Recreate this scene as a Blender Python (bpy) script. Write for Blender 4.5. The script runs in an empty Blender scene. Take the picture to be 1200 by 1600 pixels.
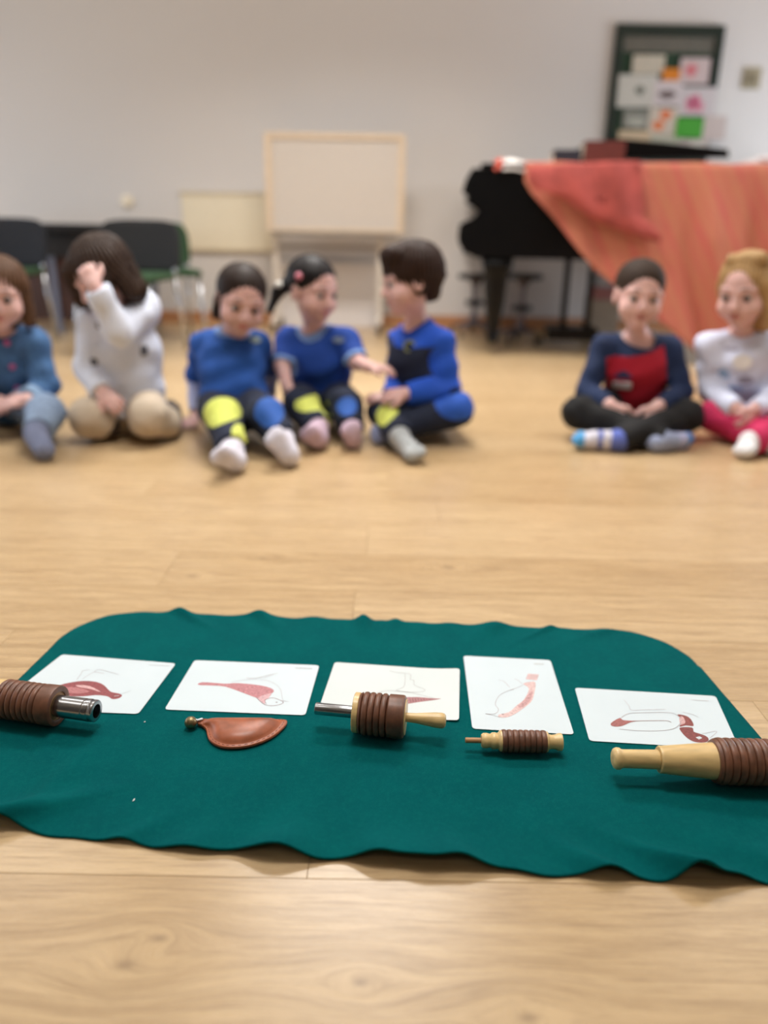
import bpy, bmesh, math, random
import numpy as np
from mathutils import Vector, Matrix
random.seed(4); rng = np.random.default_rng(4)
PI = math.pi
sc = bpy.context.scene
COL = sc.collection

# ------------------------------------------------------------------ camera, world, light, exposure
FPX, PITCH, ROLL, CAMH = 1200., math.radians(19.9), 0.019, 0.64
cd = bpy.data.cameras.new('camera'); cam = bpy.data.objects.new('camera', cd); COL.objects.link(cam)
cd.sensor_fit = 'VERTICAL'; cd.sensor_height = 36.0; cd.sensor_width = 27.0; cd.lens = 27.0
cd.clip_start = 0.02; cd.clip_end = 60
cam.matrix_world = Matrix.Translation((0, 0, CAMH)) @ Matrix.Rotation(PI/2-PITCH, 4, 'X') @ Matrix.Rotation(ROLL, 4, 'Z')
cd.dof.use_dof = True; cd.dof.focus_distance = 1.0; cd.dof.aperture_fstop = 1.6
sc.camera = cam
sc.view_settings.view_transform = 'Standard'; sc.view_settings.look = 'None'
sc.view_settings.exposure = -0.07; sc.view_settings.gamma = 1.0
sc.view_settings.use_curve_mapping = False
w = bpy.data.worlds.new('world'); sc.world = w; w.use_nodes = True
w.node_tree.nodes['Background'].inputs[0].default_value = (0.85, 0.9, 1.0, 1)
w.node_tree.nodes['Background'].inputs[1].default_value = 0.0

def area(name, loc, rot, sx, sy, power, col):
    l = bpy.data.lights.new(name, 'AREA'); l.shape = 'RECTANGLE'; l.size = sx; l.size_y = sy
    l.energy = power; l.color = col
    o = bpy.data.objects.new(name, l); o.location = loc; o.rotation_euler = rot; COL.objects.link(o)
    return o
WARM, COOL = (1.0, 0.97, 0.93), (0.76, 0.87, 1.0)
CEIL = 3.0
LAMPS = [(-2.2, 1.1), (2.2, 1.1), (-0.1, 1.45), (-2.2, 3.5), (2.2, 3.5), (-0.1, 3.5), (-0.1, -1.4)]
LPOW = [2, 2, 30, 14, 14, 58, 0.5]
for (lx, ly), p in zip(LAMPS, LPOW):
    area('ceiling_lamp_light', (lx, ly, CEIL-0.09), (0, 0, 0), 1.2, 0.55, p, WARM).data.spread = math.radians(142 if ly < 3 else 126)
area('window_daylight', (-3.9, 3.0, 1.0), (0, -PI/2, 0), 1.4, 4.6, 50, COOL)
area('side_window_daylight', (3.9, 4.3, 0.95), (0, PI/2, 0), 1.3, 2.6, 72, COOL)

# ------------------------------------------------------------------ placing helpers: a direction of sight met with a real depth or height
def ray(px, py):
    u = (px-600)/FPX; v = -(py-800)/FPX
    c, s = math.cos(ROLL), math.sin(ROLL); u, v = u*c-v*s, u*s+v*c
    cp, sp = math.cos(PITCH), math.sin(PITCH)
    return np.array([u, cp+v*sp, -sp+v*cp])
def G(px, py, z=0.0):
    d = ray(px, py); t = (z-CAMH)/d[2]; return np.array([d[0]*t, d[1]*t, z])
def P(px, py, Y):
    d = ray(px, py); t = Y/d[1]; return np.array([d[0]*t, Y, CAMH+d[2]*t])

# ------------------------------------------------------------------ materials
def lin(c):
    return tuple(((v/255)/12.92 if v/255 <= 0.04045 else ((v/255+0.055)/1.055)**2.4) for v in c)
class NT:
    def __init__(s, name):
        s.m = bpy.data.materials.new(name); s.m.use_nodes = True; s.t = s.m.node_tree
        s.b = s.t.nodes['Principled BSDF']
    def n(s, typ, **kw):
        o = s.t.nodes.new(typ)
        for k, v in kw.items(): setattr(o, k, v)
        return o
    def l(s, a, b): s.t.links.new(a, b)
    def math(s, op, a, b=None, c=None, clamp=False):
        o = s.n('ShaderNodeMath', operation=op); o.use_clamp = clamp
        for i, v in enumerate((a, b, c)):
            if v is None: continue
            if isinstance(v, (int, float)): o.inputs[i].default_value = v
            else: s.l(v, o.inputs[i])
        return o.outputs[0]
    def mix(s, f, a, b, mode='MIX'):
        o = s.n('ShaderNodeMix', data_type='RGBA', blend_type=mode)
        for i, v in ((0, f), (6, a), (7, b)):
            if isinstance(v, (int, float)): o.inputs[i].default_value = v
            elif isinstance(v, tuple): o.inputs[i].default_value = (*v[:3], 1)
            else: s.l(v, o.inputs[i])
        return o.outputs[2]
    def noise(s, vec, scale, detail=3, rough=0.5):
        o = s.n('ShaderNodeTexNoise'); o.inputs['Scale'].default_value = scale
        o.inputs['Detail'].default_value = detail; o.inputs['Roughness'].default_value = rough
        if vec is not None: s.l(vec, o.inputs['Vector'])
        return o.outputs[0]
    def ramp(s, f, lo, hi):
        o = s.n('ShaderNodeMapRange'); s.l(f, o.inputs[0]); o.inputs[1].default_value = lo; o.inputs[2].default_value = hi
        return o.outputs[0]
    def mapping(s, vec, sc_):
        o = s.n('ShaderNodeMapping'); s.l(vec, o.inputs[0]); o.inputs['Scale'].default_value = sc_
        return o.outputs[0]
    def bump(s, h, st, dist=0.002):
        o = s.n('ShaderNodeBump'); o.inputs['Strength'].default_value = st; o.inputs['Distance'].default_value = dist
        s.l(h, o.inputs['Height']); s.l(o.outputs[0], s.b.inputs['Normal'])
_mats = {}
def M(name, rgb, rough=0.6, metal=0.0, var=0.06, scale=30., bump=0.0, sheen=0.0, coat=0.0, sss=0.0, stretch=None):
    if name in _mats: return _mats[name]
    a = NT(name); c = lin(rgb)
    tc = a.n('ShaderNodeTexCoord').outputs['Object']
    v = a.mapping(tc, stretch) if stretch else tc
    nz = a.noise(v, scale, 4)
    hi = tuple(min(1, x*(1+var*2)) for x in c); lo = tuple(x*(1-var*2) for x in c)
    a.l(a.mix(a.ramp(nz, 0.3, 0.7), lo, hi), a.b.inputs['Base Color'])
    a.b.inputs['Roughness'].default_value = rough; a.b.inputs['Metallic'].default_value = metal
    if sheen: a.b.inputs['Sheen Weight'].default_value = sheen
    if coat: a.b.inputs['Coat Weight'].default_value = coat; a.b.inputs['Coat Roughness'].default_value = 0.1
    if sss:
        a.b.inputs['Subsurface Weight'].default_value = sss; a.b.inputs['Subsurface Radius'].default_value = (0.01, 0.004, 0.002)
        a.b.inputs['Subsurface Scale'].default_value = 0.6
    if bump: a.bump(nz, bump)
    _mats[name] = a.m; return a.m

def floor_mat():
    a = NT('oak_laminate')
    pos = a.n('ShaderNodeNewGeometry').outputs['Position']
    rnd = a.n('ShaderNodeObjectInfo').outputs['Random']
    sep = a.n('ShaderNodeSeparateXYZ'); a.l(pos, sep.inputs[0]); X, Y = sep.outputs[0], sep.outputs[1]
    warp = None; dark = None
    KN = [G(195, 1508), G(250, 1466), G(563, 1535), G(826, 1590), G(700, 886), G(410, 872), G(300, 900)]
    SZ = [.008, .006, .006, .007, .010, .010, .008]
    for kp, s_ in zip(KN, SZ):
        dx = a.math('MULTIPLY', a.math('SUBTRACT', X, float(kp[0])), 0.55)
        dy = a.math('SUBTRACT', Y, float(kp[1]))
        r2 = a.math('ADD', a.math('MULTIPLY', dx, dx), a.math('MULTIPLY', dy, dy))
        g = a.math('POWER', 2.718, a.math('MULTIPLY', r2, -1/(2*(s_*3.4)**2)))
        wv = a.math('MULTIPLY', g, a.math('MULTIPLY', dy, 1.15))
        warp = wv if warp is None else a.math('ADD', warp, wv)
        dk = a.math('POWER', 2.718, a.math('MULTIPLY', r2, -1/(2*(s_*0.50)**2)))
        dark = dk if dark is None else a.math('ADD', dark, dk)
    Yw = a.math('SUBTRACT', Y, warp)
    cmb = a.n('ShaderNodeCombineXYZ'); a.l(X, cmb.inputs[0]); a.l(Yw, cmb.inputs[1])
    a.l(a.math('MULTIPLY', rnd, 37.0), cmb.inputs[2])
    v = cmb.outputs[0]
    broad = a.noise(a.mapping(v, (1.3, 9, 1)), 1.0, 4, 0.55)
    med = a.noise(a.mapping(v, (6, 60, 1)), 1.0, 6, 0.65)
    fine = a.noise(a.mapping(v, (12, 240, 1)), 1.0, 5, 0.7)
    cath = a.n('ShaderNodeTexWave'); cath.wave_type = 'BANDS'; cath.bands_direction = 'Y'
    cath.inputs['Scale'].default_value = 11; cath.inputs['Distortion'].default_value = 5; cath.inputs['Detail'].default_value = 3
    cath.inputs['Detail Scale'].default_value = 1.2
    a.l(a.mapping(v, (0.8, 1, 1)), cath.inputs['Vector'])
    c0, c1, c2 = lin((208, 180, 139)), lin((194, 164, 122)), lin((140, 109, 74))
    col = a.mix(a.ramp(broad, 0.3, 0.7), c1, c0)
    col = a.mix(a.math('MULTIPLY', a.ramp(med, 0.45, 0.75), 0.45), col, c2)
    col = a.mix(a.math('MULTIPLY', a.ramp(fine, 0.44, 0.70), 0.60), col, c2)
    col = a.mix(a.math('MULTIPLY', cath.outputs['Fac'], 0.16), col, c2)
    col = a.mix(a.math('MULTIPLY', dark, 0.5, clamp=True), col, lin((96, 68, 48)))
    tint = a.ramp(rnd, 0, 1)
    col = a.mix(0.09, col, a.mix(tint, (0.30, 0.20, 0.11), (0.98, 0.80, 0.55)))
    a.l(col, a.b.inputs['Base Color'])
    a.l(a.math('ADD', a.math('MULTIPLY', fine, 0.12), 0.22), a.b.inputs['Roughness'])
    a.b.inputs['Specular IOR Level'].default_value = 0.5
    a.bump(fine, 0.12, 0.001)
    return a.m
def felt_mat():
    a = NT('teal_felt'); pos = a.n('ShaderNodeTexCoord').outputs['Object']
    f = a.noise(pos, 900, 4, 0.7); b = a.noise(pos, 14, 3); m_ = a.noise(pos, 160, 4, 0.7)
    col = a.mix(a.ramp(b, 0.3, 0.7), lin((0, 78, 82)), lin((0, 85, 87)))
    col = a.mix(a.math('MULTIPLY', a.ramp(m_, 0.45, 0.75), 0.25), col, lin((14, 112, 104)))
    col = a.mix(a.math('MULTIPLY', a.ramp(f, 0.5, 0.8), 0.3), col, lin((30, 122, 112)))
    a.l(col, a.b.inputs['Base Color']); a.b.inputs['Roughness'].default_value = 0.95
    a.b.inputs['Sheen Weight'].default_value = 0.0; a.b.inputs['Sheen Roughness'].default_value = 0.5
    a.b.inputs['Specular IOR Level'].default_value = 0.05
    a.bump(f, 0.5, 0.0012); return a.m
def stripe_mat():
    a = NT('terracotta_striped_cloth'); pos = a.n('ShaderNodeTexCoord').outputs['Object']
    mp = a.n('ShaderNodeMapping'); a.l(pos, mp.inputs[0]); mp.inputs['Rotation'].default_value = (0, math.radians(28), 0)
    sp = a.n('ShaderNodeSeparateXYZ'); a.l(mp.outputs[0], sp.inputs[0])
    w1 = a.math('SINE', a.math('MULTIPLY', sp.outputs[0], 95)); w2 = a.math('SINE', a.math('MULTIPLY', sp.outputs[0], 41))
    f = a.math('MULTIPLY', a.math('ADD', w1, w2), 0.5)
    col = a.mix(a.ramp(f, -0.4, 1.0), lin((182, 110, 88)), lin((184, 92, 84)))
    n = a.noise(pos, 6, 3); col = a.mix(a.math('MULTIPLY', a.ramp(n, 0.4, 0.7), 0.4), col, lin((180, 116, 82)))
    a.l(col, a.b.inputs['Base Color']); a.b.inputs['Roughness'].default_value = 0.9; return a.m
def wall_mat():
    a = NT('painted_plaster'); pos = a.n('ShaderNodeTexCoord').outputs['Object']
    n = a.noise(pos, 1.2, 3); f = a.noise(pos, 150, 3)
    a.l(a.mix(n, lin((216, 210, 206)), lin((221, 216, 212))), a.b.inputs['Base Color'])
    a.b.inputs['Roughness'].default_value = 0.75; a.bump(f, 0.15, 0.001); return a.m

# ------------------------------------------------------------------ object helpers
def tag(o, label=None, cat=None, group=None, kind=None):
    if label: o['label'] = label
    if cat: o['category'] = cat
    if group: o['group'] = group
    if kind: o['kind'] = kind
    return o
def empty(name, loc, label, cat, group=None, rz=0.0):
    o = bpy.data.objects.new(name, None); COL.objects.link(o); o.location = loc; o.rotation_euler = (0, 0, rz)
    o.empty_display_size = 0.05
    return tag(o, label, cat, group)
def link(name, me, mats, parent=None, smooth=False, world=True):
    o = bpy.data.objects.new(name, me); COL.objects.link(o)
    for m in (mats if isinstance(mats, (list, tuple)) else [mats]):
        if len(me.materials) < 8: me.materials.append(m)
    if smooth: me.polygons.foreach_set('use_smooth', np.ones(len(me.polygons), bool))
    if parent is not None:
        o.parent = parent
        if world:
            p = parent; mw = p.matrix_basis.copy()
            while p.parent: p = p.parent; mw = p.matrix_basis @ mw
            o.matrix_parent_inverse = mw.inverted()
    return o
def pydata(name, V, F, mats, parent=None, smooth=False):
    me = bpy.data.meshes.new(name)
    me.from_pydata([tuple(map(float, v)) for v in V], [], [tuple(int(i) for i in f) for f in F]); me.update()
    return link(name, me, mats, parent, smooth)
def frombm(name, bm, mats, parent=None, smooth=False):
    me = bpy.data.meshes.new(name); bmesh.ops.recalc_face_normals(bm, faces=bm.faces); bm.to_mesh(me); bm.free()
    return link(name, me, mats, parent, smooth)
def bbox(bm, x0, x1, y0, y1, z0, z1, bev=0.0, mat=None):
    r = bmesh.ops.create_cube(bm, size=1.0); vs = r['verts']
    for v in vs:
        v.co = Vector(((x0+x1)/2+v.co.x*(x1-x0), (y0+y1)/2+v.co.y*(y1-y0), (z0+z1)/2+v.co.z*(z1-z0)))
    if mat is not None: bmesh.ops.transform(bm, matrix=mat, verts=vs)
    if bev:
        es = list({e for v in vs for e in v.link_edges})
        bmesh.ops.bevel(bm, geom=es, offset=bev, segments=2, affect='EDGES', profile=0.6)
def box(name, x0, x1, y0, y1, z0, z1, m, parent=None, bev=0.0, mat=None):
    bm = bmesh.new(); bbox(bm, x0, x1, y0, y1, z0, z1, bev, mat); return frombm(name, bm, m, parent)
def frame_of(d):
    d = Vector(d).normalized(); u = Vector((0, 0, 1)) if abs(d.z) < 0.9 else Vector((1, 0, 0))
    a = d.cross(u).normalized(); b = d.cross(a).normalized(); return d, a, b
def tube_bm(bm, pts, rad, seg=12, caps=True):
    pts = [Vector(p) for p in pts]; rings = []
    if not isinstance(rad, (list, tuple)): rad = [rad]*len(pts)
    pa = None
    for i, p in enumerate(pts):
        t = (pts[min(i+1, len(pts)-1)]-pts[max(i-1, 0)]).normalized()
        if pa is None: _, a, b = frame_of(t)
        else:
            a = (pa - t*pa.dot(t)).normalized(); b = t.cross(a)
        pa = a
        rings.append([bm.verts.new(p+(a*math.cos(2*PI*k/seg)+b*math.sin(2*PI*k/seg))*rad[i]) for k in range(seg)])
    for i in range(len(rings)-1):
        for k in range(seg):
            bm.faces.new((rings[i][k], rings[i][(k+1) % seg], rings[i+1][(k+1) % seg], rings[i+1][k]))
    if caps: bm.faces.new(rings[0]); bm.faces.new(rings[-1])
def tube(name, pts, rad, m, parent=None, seg=12, smooth=True):
    bm = bmesh.new(); tube_bm(bm, pts, rad, seg); return frombm(name, bm, m, parent, smooth)
def lathe(name, A, B, prof, m, parent=None, seg=40):
    """profile of (distance along A->B in metres, radius)"""
    A = Vector(A); d, a, b = frame_of(Vector(B)-A); bm = bmesh.new(); rings = []
    for t, r in prof:
        rings.append([bm.verts.new(A+d*t+(a*math.cos(2*PI*k/seg)+b*math.sin(2*PI*k/seg))*max(r, 1e-5)) for k in range(seg)])
    for i in range(len(rings)-1):
        for k in range(seg): bm.faces.new((rings[i][k], rings[i][(k+1) % seg], rings[i+1][(k+1) % seg], rings[i+1][k]))
    bm.faces.new(rings[0]); bm.faces.new(rings[-1])
    o = frombm(name, bm, m, parent, True)
    me = o.data; 
    me.set_sharp_from_angle(angle=math.radians(38)); return o
def prism(name, poly, thick, axis, at, m, parent=None, bev=0.0):
    """extrude polygon; axis 'y': poly in (x,z) from y=at to at+thick; 'z': poly in (x,y)"""
    bm = bmesh.new()
    mk = (lambda p, t: (p[0], at+t, p[1])) if axis == 'y' else (lambda p, t: (p[0], p[1], at+t)) if axis == 'z' else (lambda p, t: (at+t, p[0], p[1]))
    a = [bm.verts.new(mk(p, 0)) for p in poly]; b = [bm.verts.new(mk(p, thick)) for p in poly]
    bm.faces.new(a); bm.faces.new(b[::-1])
    for i in range(len(poly)):
        j = (i+1) % len(poly); bm.faces.new((a[i], b[i], b[j], a[j]))
    if bev: bmesh.ops.bevel(bm, geom=[e for e in bm.edges], offset=bev, segments=2, affect='EDGES')
    return frombm(name, bm, m, parent)
def copy_tree(o, parent=None):
    c = o.copy(); COL.objects.link(c)
    if parent is not None: c.parent = parent
    for ch in o.children: copy_tree(ch, c)
    return c

# ================================================================== SETTING
WY, XL, XR, YB = 5.80, -4.0, 4.0, -3.0
WM = wall_mat(); FM = floor_mat(); FELT = felt_mat()
fl = tag(box('floor', XL, XR, YB, WY, -0.06, -0.0125, M('underlay', (90, 72, 55), 0.9)), kind='structure')
ROWH = 0.174; PL = 1.38
plank_mesh = None
rowi = 0
ys = [0.629+ROWH*k for k in range(-8, 31)]
offs = {-1: 0.69, 0: -0.074, 3: -0.052, 5: float(G(575, 835)[0]), 1: 0.55, 2: -0.62, 4: 0.95}
for yi, y0 in enumerate(ys):
    k = yi-8
    if y0 > WY-0.02: break
    first = k in offs
    off = offs[k] if k in offs else (0.37*k*1.7+0.5) % PL
    n = math.floor((XL-off)/PL)
    x = off+n*PL
    while x < XR:
        a_, b_ = max(x, XL), min(x+PL, XR)
        if b_-a_ > 0.03:
            full = (b_-a_) > PL-1e-4 and y0+ROWH < WY
            if full and plank_mesh is not None:
                o = bpy.data.objects.new('plank', plank_mesh); COL.objects.link(o)
            else:
                bm = bmesh.new(); bbox(bm, 0.0002, (b_-a_)-0.0002, 0.0002, min(ROWH, WY-y0)-0.0002, -0.012, 0, 0)
                es = [e for e in bm.edges if all(v.co.z > -0.001 for v in e.verts)]
                bmesh.ops.bevel(bm, geom=es, offset=0.0004, segments=1, affect='EDGES')
                o = frombm('plank', bm, FM)
                if full: plank_mesh = o.data
            o.location = (a_, y0, 0); o.parent = fl
        x += PL
# planks behind the camera
tag(box('wall_back', XL-0.1, XR+0.1, WY, WY+0.1, 0, CEIL, WM), kind='structure')
tag(box('wall_left', XL-0.1, XL, YB, WY, 0, CEIL, WM), kind='structure')
tag(box('wall_right', XR, XR+0.1, YB, WY, 0, CEIL, WM), kind='structure')
tag(box('wall_rear', XL-0.1, XR+0.1, YB-0.1, YB, 0, CEIL, M('rear_wall_low_bounce', (112, 106, 100), .9)), kind='structure')  # unseen wall, its dark tone invented to cut light bounced from behind the camera
tag(box('ceiling', XL-0.1, XR+0.1, YB-0.1, WY+0.1, CEIL, CEIL+0.1, M('ceiling_paint', (225, 222, 215), 0.9)), kind='structure')
bmx = bmesh.new(); bbox(bmx, XL, XR, WY-0.016, WY, 0, 0.085, 0.003)
tag(frombm('baseboard_back', bmx, M('skirting_wood', (186, 132, 92), 0.4, var=0.1, scale=8, stretch=(1, 1, 20))), kind='structure')
lampm = NT('lamp_diffuser'); lampm.b.inputs['Emission Color'].default_value = (1, 0.95, 0.86, 1); lampm.b.inputs['Emission Strength'].default_value = 3.0
for lx, ly in LAMPS:
    e = empty('ceiling_lamp', (lx, ly, CEIL-0.05), 'white rectangular ceiling lamp panel, %s' % {(-2.2, 1.1): 'left of the teal cloth', (2.2, 1.1): 'right of the teal cloth', (-0.1, 1.45): 'above the teal cloth', (-2.2, 3.5): 'above the floor by the left chairs', (2.2, 3.5): 'in front of the piano', (-0.1, 3.5): 'in front of the whiteboard', (-0.1, -1.4): 'behind the camera'}[lx, ly], 'lamp', 'ceiling lamp panels')
    box('housing', lx-0.62, lx+0.62, ly-0.3, ly+0.3, CEIL-0.055, CEIL, M('lamp_housing', (235, 235, 235), 0.5), e)
    box('diffuser', lx-0.6, lx+0.6, ly-0.28, ly+0.28, CEIL-0.07, CEIL-0.056, lampm.m, e)

# ================================================================== FELT CLOTH
def cloth():
    x0, x1, y0, y1 = -0.565, 0.525, 0.655, 1.212
    cx, cy = (x0+x1)/2, (y0+y1)/2
    base = []
    # straight sides with rounded corners; the front edge slants a little (closer on the right)
    def corner(ccx, ccy, r, a0, a1, n=24):
        return [(ccx+r*math.cos(a0+(a1-a0)*i/n), ccy+r*math.sin(a0+(a1-a0)*i/n)) for i in range(n+1)]
    r = 0.12
    pts = []
    fy = lambda x: float(np.interp(x, [-.56, -.432, -.351, -.24, -.161, -.041, .035, .118, .191, .293, .38, .43], [.712, .692, .680, .666, .658, .652, .648, .643, .637, .634, .632, .632]))   # front edge
    by = lambda x: 1.218-0.045*(x+0.4)           # back edge
    pts += corner(-0.565+0.15, fy(-0.42)+0.11, 0.11, PI, 1.5*PI)
    for i in range(1, 200): x = -0.41+(0.42+0.41)*i/200; pts.append((x, fy(x)))
    pts += corner(0.42, fy(0.43)+0.11, 0.11, 1.5*PI, 2*PI)
    pts += [(0.53-0.024*t/20, 0.76+(1.08-0.76)*t/20) for t in range(1, 20)]
    pts += corner(0.392, by(0.4)-0.112, 0.112, 0, 0.5*PI)
    for i in range(1, 200): x = 0.395+(-0.42-0.395)*i/200; pts.append((x, by(x)))
    pts += corner(-0.415, by(-0.415)-0.118, 0.118, 0.5*PI, PI)
    pts += [(-0.533-0.03*t/16, by(-0.42)-0.125-(by(-0.42)-0.125-0.805)*t/16) for t in range(1, 16)]
    pts = np.array(pts)
    # resample evenly
    d = np.r_[0, np.cumsum(np.linalg.norm(np.diff(np.vstack([pts, pts[:1]]), axis=0), axis=1))]
    N = 900; s = np.linspace(0, d[-1], N, endpoint=False); pc = np.vstack([pts, pts[:1]])
    ox = np.interp(s, d, pc[:, 0]); oy = np.interp(s, d, pc[:, 1])
    FB = [(-.440, .020, .026), (-.285, .005, .018), (-.205, .007, .03), (-.112, .017, .034), (.000, .015, .024), (.045, .013, .026), (.090, .015, .028), (.155, .003, .03), (.247, .014, .022), (.343, .023, .020), (.38, .009, .02), (.47, .008, .02)]
    BB = [(-.357, .010, .016), (-.215, .012, .018), (-.032, .013, .012), (.024, .006, .010), (.20, .008, .022), (.115, .003, .02), (.292, .005, .010), (-.12, .003, .02), (.39, .004, .02)]
    mid = 0.93
    h = np.zeros(N); din = np.full(N, 0.06)
    for bx, bh, bw in FB: h += np.where(oy < 0.80, 1.25*bh*np.exp(-((ox-bx)/bw)**2/1.2), 0)
    for bx, bh, bw in BB: h += np.where(oy > 1.10, bh*np.exp(-((ox-bx)/bw)**2/1.2), 0)
    wob = 0.0016*np.sin(s*47)+0.001*np.sin(s*103+1)
    K = 70; V = []; 
    ss = np.linspace(0, 1, K+1)[1:]**0.62
    V = [(cx, cy, 0.0026)]
    for k, t in enumerate(ss):
        X = cx+(ox-cx)*t; Y = cy+(oy-cy)*t
        e = np.hypot(ox-X, oy-Y)                 # distance in from the edge
        Yd = np.abs(oy-Y)
        fall = np.exp(-(Yd/0.038)**1.6)
        Z = 0.0026+h*fall+0.0004*np.sin(X*31+Y*17)*np.exp(-((e-0.1)/0.1)**2)
        Y2 = Y + wob*np.exp(-(e/0.03)**2)
        Z += 0.006*np.exp(-(((X+0.40-(Y-0.74)*0.25)/0.016)**2))*np.exp(-((Y-0.77)/0.07)**2)
        Z += 0.003*np.exp(-(((X+0.002)/0.008)**2))*np.exp(-((Y-1.17)/0.04)**2)
        V += list(zip(X, Y2, Z))
    F = [(0, 1+i, 1+(i+1) % N) for i in range(N)]
    for k in range(K-1):
        a = 1+k*N; b = a+N
        F += [(a+i, b+i, b+(i+1) % N, a+(i+1) % N) for i in range(N)]
    o = pydata('felt_cloth', V, F, FELT, None, True)
    md = o.modifiers.new('thick', 'SOLIDIFY'); md.thickness = 0.0022; md.offset = -1
    tag(o, 'teal felt cloth with rounded corners and wavy edges spread on the wooden floor', 'cloth')
cloth()
# lint
lintm = M('lint', (225, 230, 230), 0.9)
for (px, py, r, st) in ((226, 1128, 0.0013, 1), (209, 1250, 0.0010, 2.6)):
    g = G(px, py, 0.0036); bm = bmesh.new(); bmesh.ops.create_icosphere(bm, subdivisions=2, radius=r)
    for v in bm.verts: v.co = Vector((v.co.x*0.8+g[0]+v.co.y*0.3, v.co.y*st+g[1], v.co.z*0.6+g[2]))
    o = frombm('lint_speck', bm, lintm, None, True)
    tag(o, 'round white lint speck on the teal cloth beside the leather call' if py < 1200 else 'elongated white lint speck on the near part of the teal cloth', 'lint')

# ================================================================== BIRD CARDS
CARDM = [M('card_paper', (206, 218, 224), 0.45, var=0.01, scale=12), M('cream_card_paper', (208, 216, 216), 0.45, var=0.01, scale=12)]
CZ = 0.0034; CT = 0.0006
def card(corners, cm, label, fills, lines, org, s, lift=None):
    c = [G(*q, CZ) for q in corners]           # back-left, back-right, front-right, front-left
    # rounded outline
    pts = []
    for i in range(4):
        p, a, b = c[i][:2], c[i-1][:2], c[(i+1) % 4][:2]
        r = 0.006; da = (a-p)/np.linalg.norm(a-p); db = (b-p)/np.linalg.norm(b-p)
        for t in np.linspace(0, 1, 6):
            pts.append((1-t)**2*(p+da*r)+2*t*(1-t)*p+t*t*(p+db*r))
    bow = (lambda x, y: 0.0) if lift is None else lift
    # dense enough plate
    ctr = np.mean(pts, axis=0); dense = []
    for i in range(len(pts)):
        a, b = pts[i], pts[(i+1) % len(pts)]; n = max(1, int(np.linalg.norm(b-a)/0.012))
        dense += [a+(b-a)*t/n for t in range(n)]
    n = len(dense); V = []; F = []
    K = 8
    for side in (0, 1):
        V.append((*ctr, CZ+(CT if side else 0)+bow(*ctr)))
        for k in range(1, K+1):
            for q in dense:
                p = ctr+(q-ctr)*k/K; V.append((p[0], p[1], CZ+(CT if side else 0)+bow(*p)))
    half = 1+K*n
    for side in (0, 1):
        o_ = side*half
        for i in range(n):
            F.append((o_, o_+1+i, o_+1+(i+1) % n) if side else (o_, o_+1+(i+1) % n, o_+1+i))
            for k in range(K-1):
                a = o_+1+k*n; b = a+n; j = (i+1) % n
                F.append((a+i, b+i, b+j, a+j) if side else (a+i, a+j, b+j, b+i))
    a = 1+(K-1)*n
    for i in range(n): j = (i+1) % n; F.append((a+i, a+j, half+a+j, half+a+i))
    o = pydata('bird_card', V, F, cm); tag(o, label, 'card', 'bird picture cards on the teal cloth')
    zt = CZ+CT+0.00012
    def W(p, dz=0):
        g = G(org[0]+p[0]/s, org[1]+p[1]/s, CZ+CT); return Vector((g[0], g[1], zt+dz+bow(g[0], g[1])))
    lay = 0
    bm = bmesh.new(); mats = []
    def smooth_poly(poly):
        out = []
        n = len(poly)
        for i in range(n):
            p0, p1, p2, p3 = (np.array(poly[(i+k-1) % n], float) for k in range(4))
            for t in (0, .33, .66):
                out.append(0.5*((2*p1)+(-p0+p2)*t+(2*p0-5*p1+4*p2-p3)*t*t+(-p0+3*p1-3*p2+p3)*t**3))
        return out
    for (rgb, poly) in fills:
        nm = 'print_ink_%d_%d_%d' % rgb
        if rgb == (238, 243, 244): mm = cm
        else: mm = M(nm, rgb, 0.55, var=0.22, scale=260, stretch=(1, 3, 1))
        if mm not in mats: mats.append(mm)
        f = bm.faces.new([bm.verts.new(W(p, lay)) for p in (smooth_poly(poly) if len(poly) > 4 else poly)]); f.material_index = mats.index(mm); lay += 0.00005
        r_ = bmesh.ops.triangulate(bm, faces=[f])
    for (rgb, wd, ln) in lines:
        rgb = tuple(int(c*.86) for c in rgb); mm = M('print_line_%d_%d_%d' % rgb, rgb, 0.55, var=0.1, scale=300)
        if mm not in mats: mats.append(mm)
        if len(ln) > 3:
            a_ = [np.array(v, float) for v in [ln[0]]+list(ln)+[ln[-1]]]; ln = []
            for i in range(len(a_)-3):
                p0, p1, p2, p3 = a_[i:i+4]
                for t in (0, .25, .5, .75): ln.append(0.5*((2*p1)+(-p0+p2)*t+(2*p0-5*p1+4*p2-p3)*t*t+(-p0+3*p1-3*p2+p3)*t**3))
            ln.append(a_[-1])
        wd *= .85; q = [W(p, lay) for p in ln]
        for i in range(len(q)-1):
            d = (q[i+1]-q[i]); nrm = Vector((-d.y, d.x, 0)).normalized()*wd*0.5; e = d.normalized()*wd*0.3
            f = bm.faces.new([bm.verts.new(v) for v in (q[i]-nrm-e, q[i+1]-nrm+e, q[i+1]+nrm+e, q[i]+nrm-e)]); f.material_index = mats.index(mm)
    for f in bm.faces:
        f.normal_update()
        if f.normal.z < 0: f.normal_flip()
    me = bpy.data.meshes.new('bird_drawing'); bm.to_mesh(me); bm.free()
    link('bird_drawing', me, mats, o)
    return o
WH = (238, 243, 244)
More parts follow.
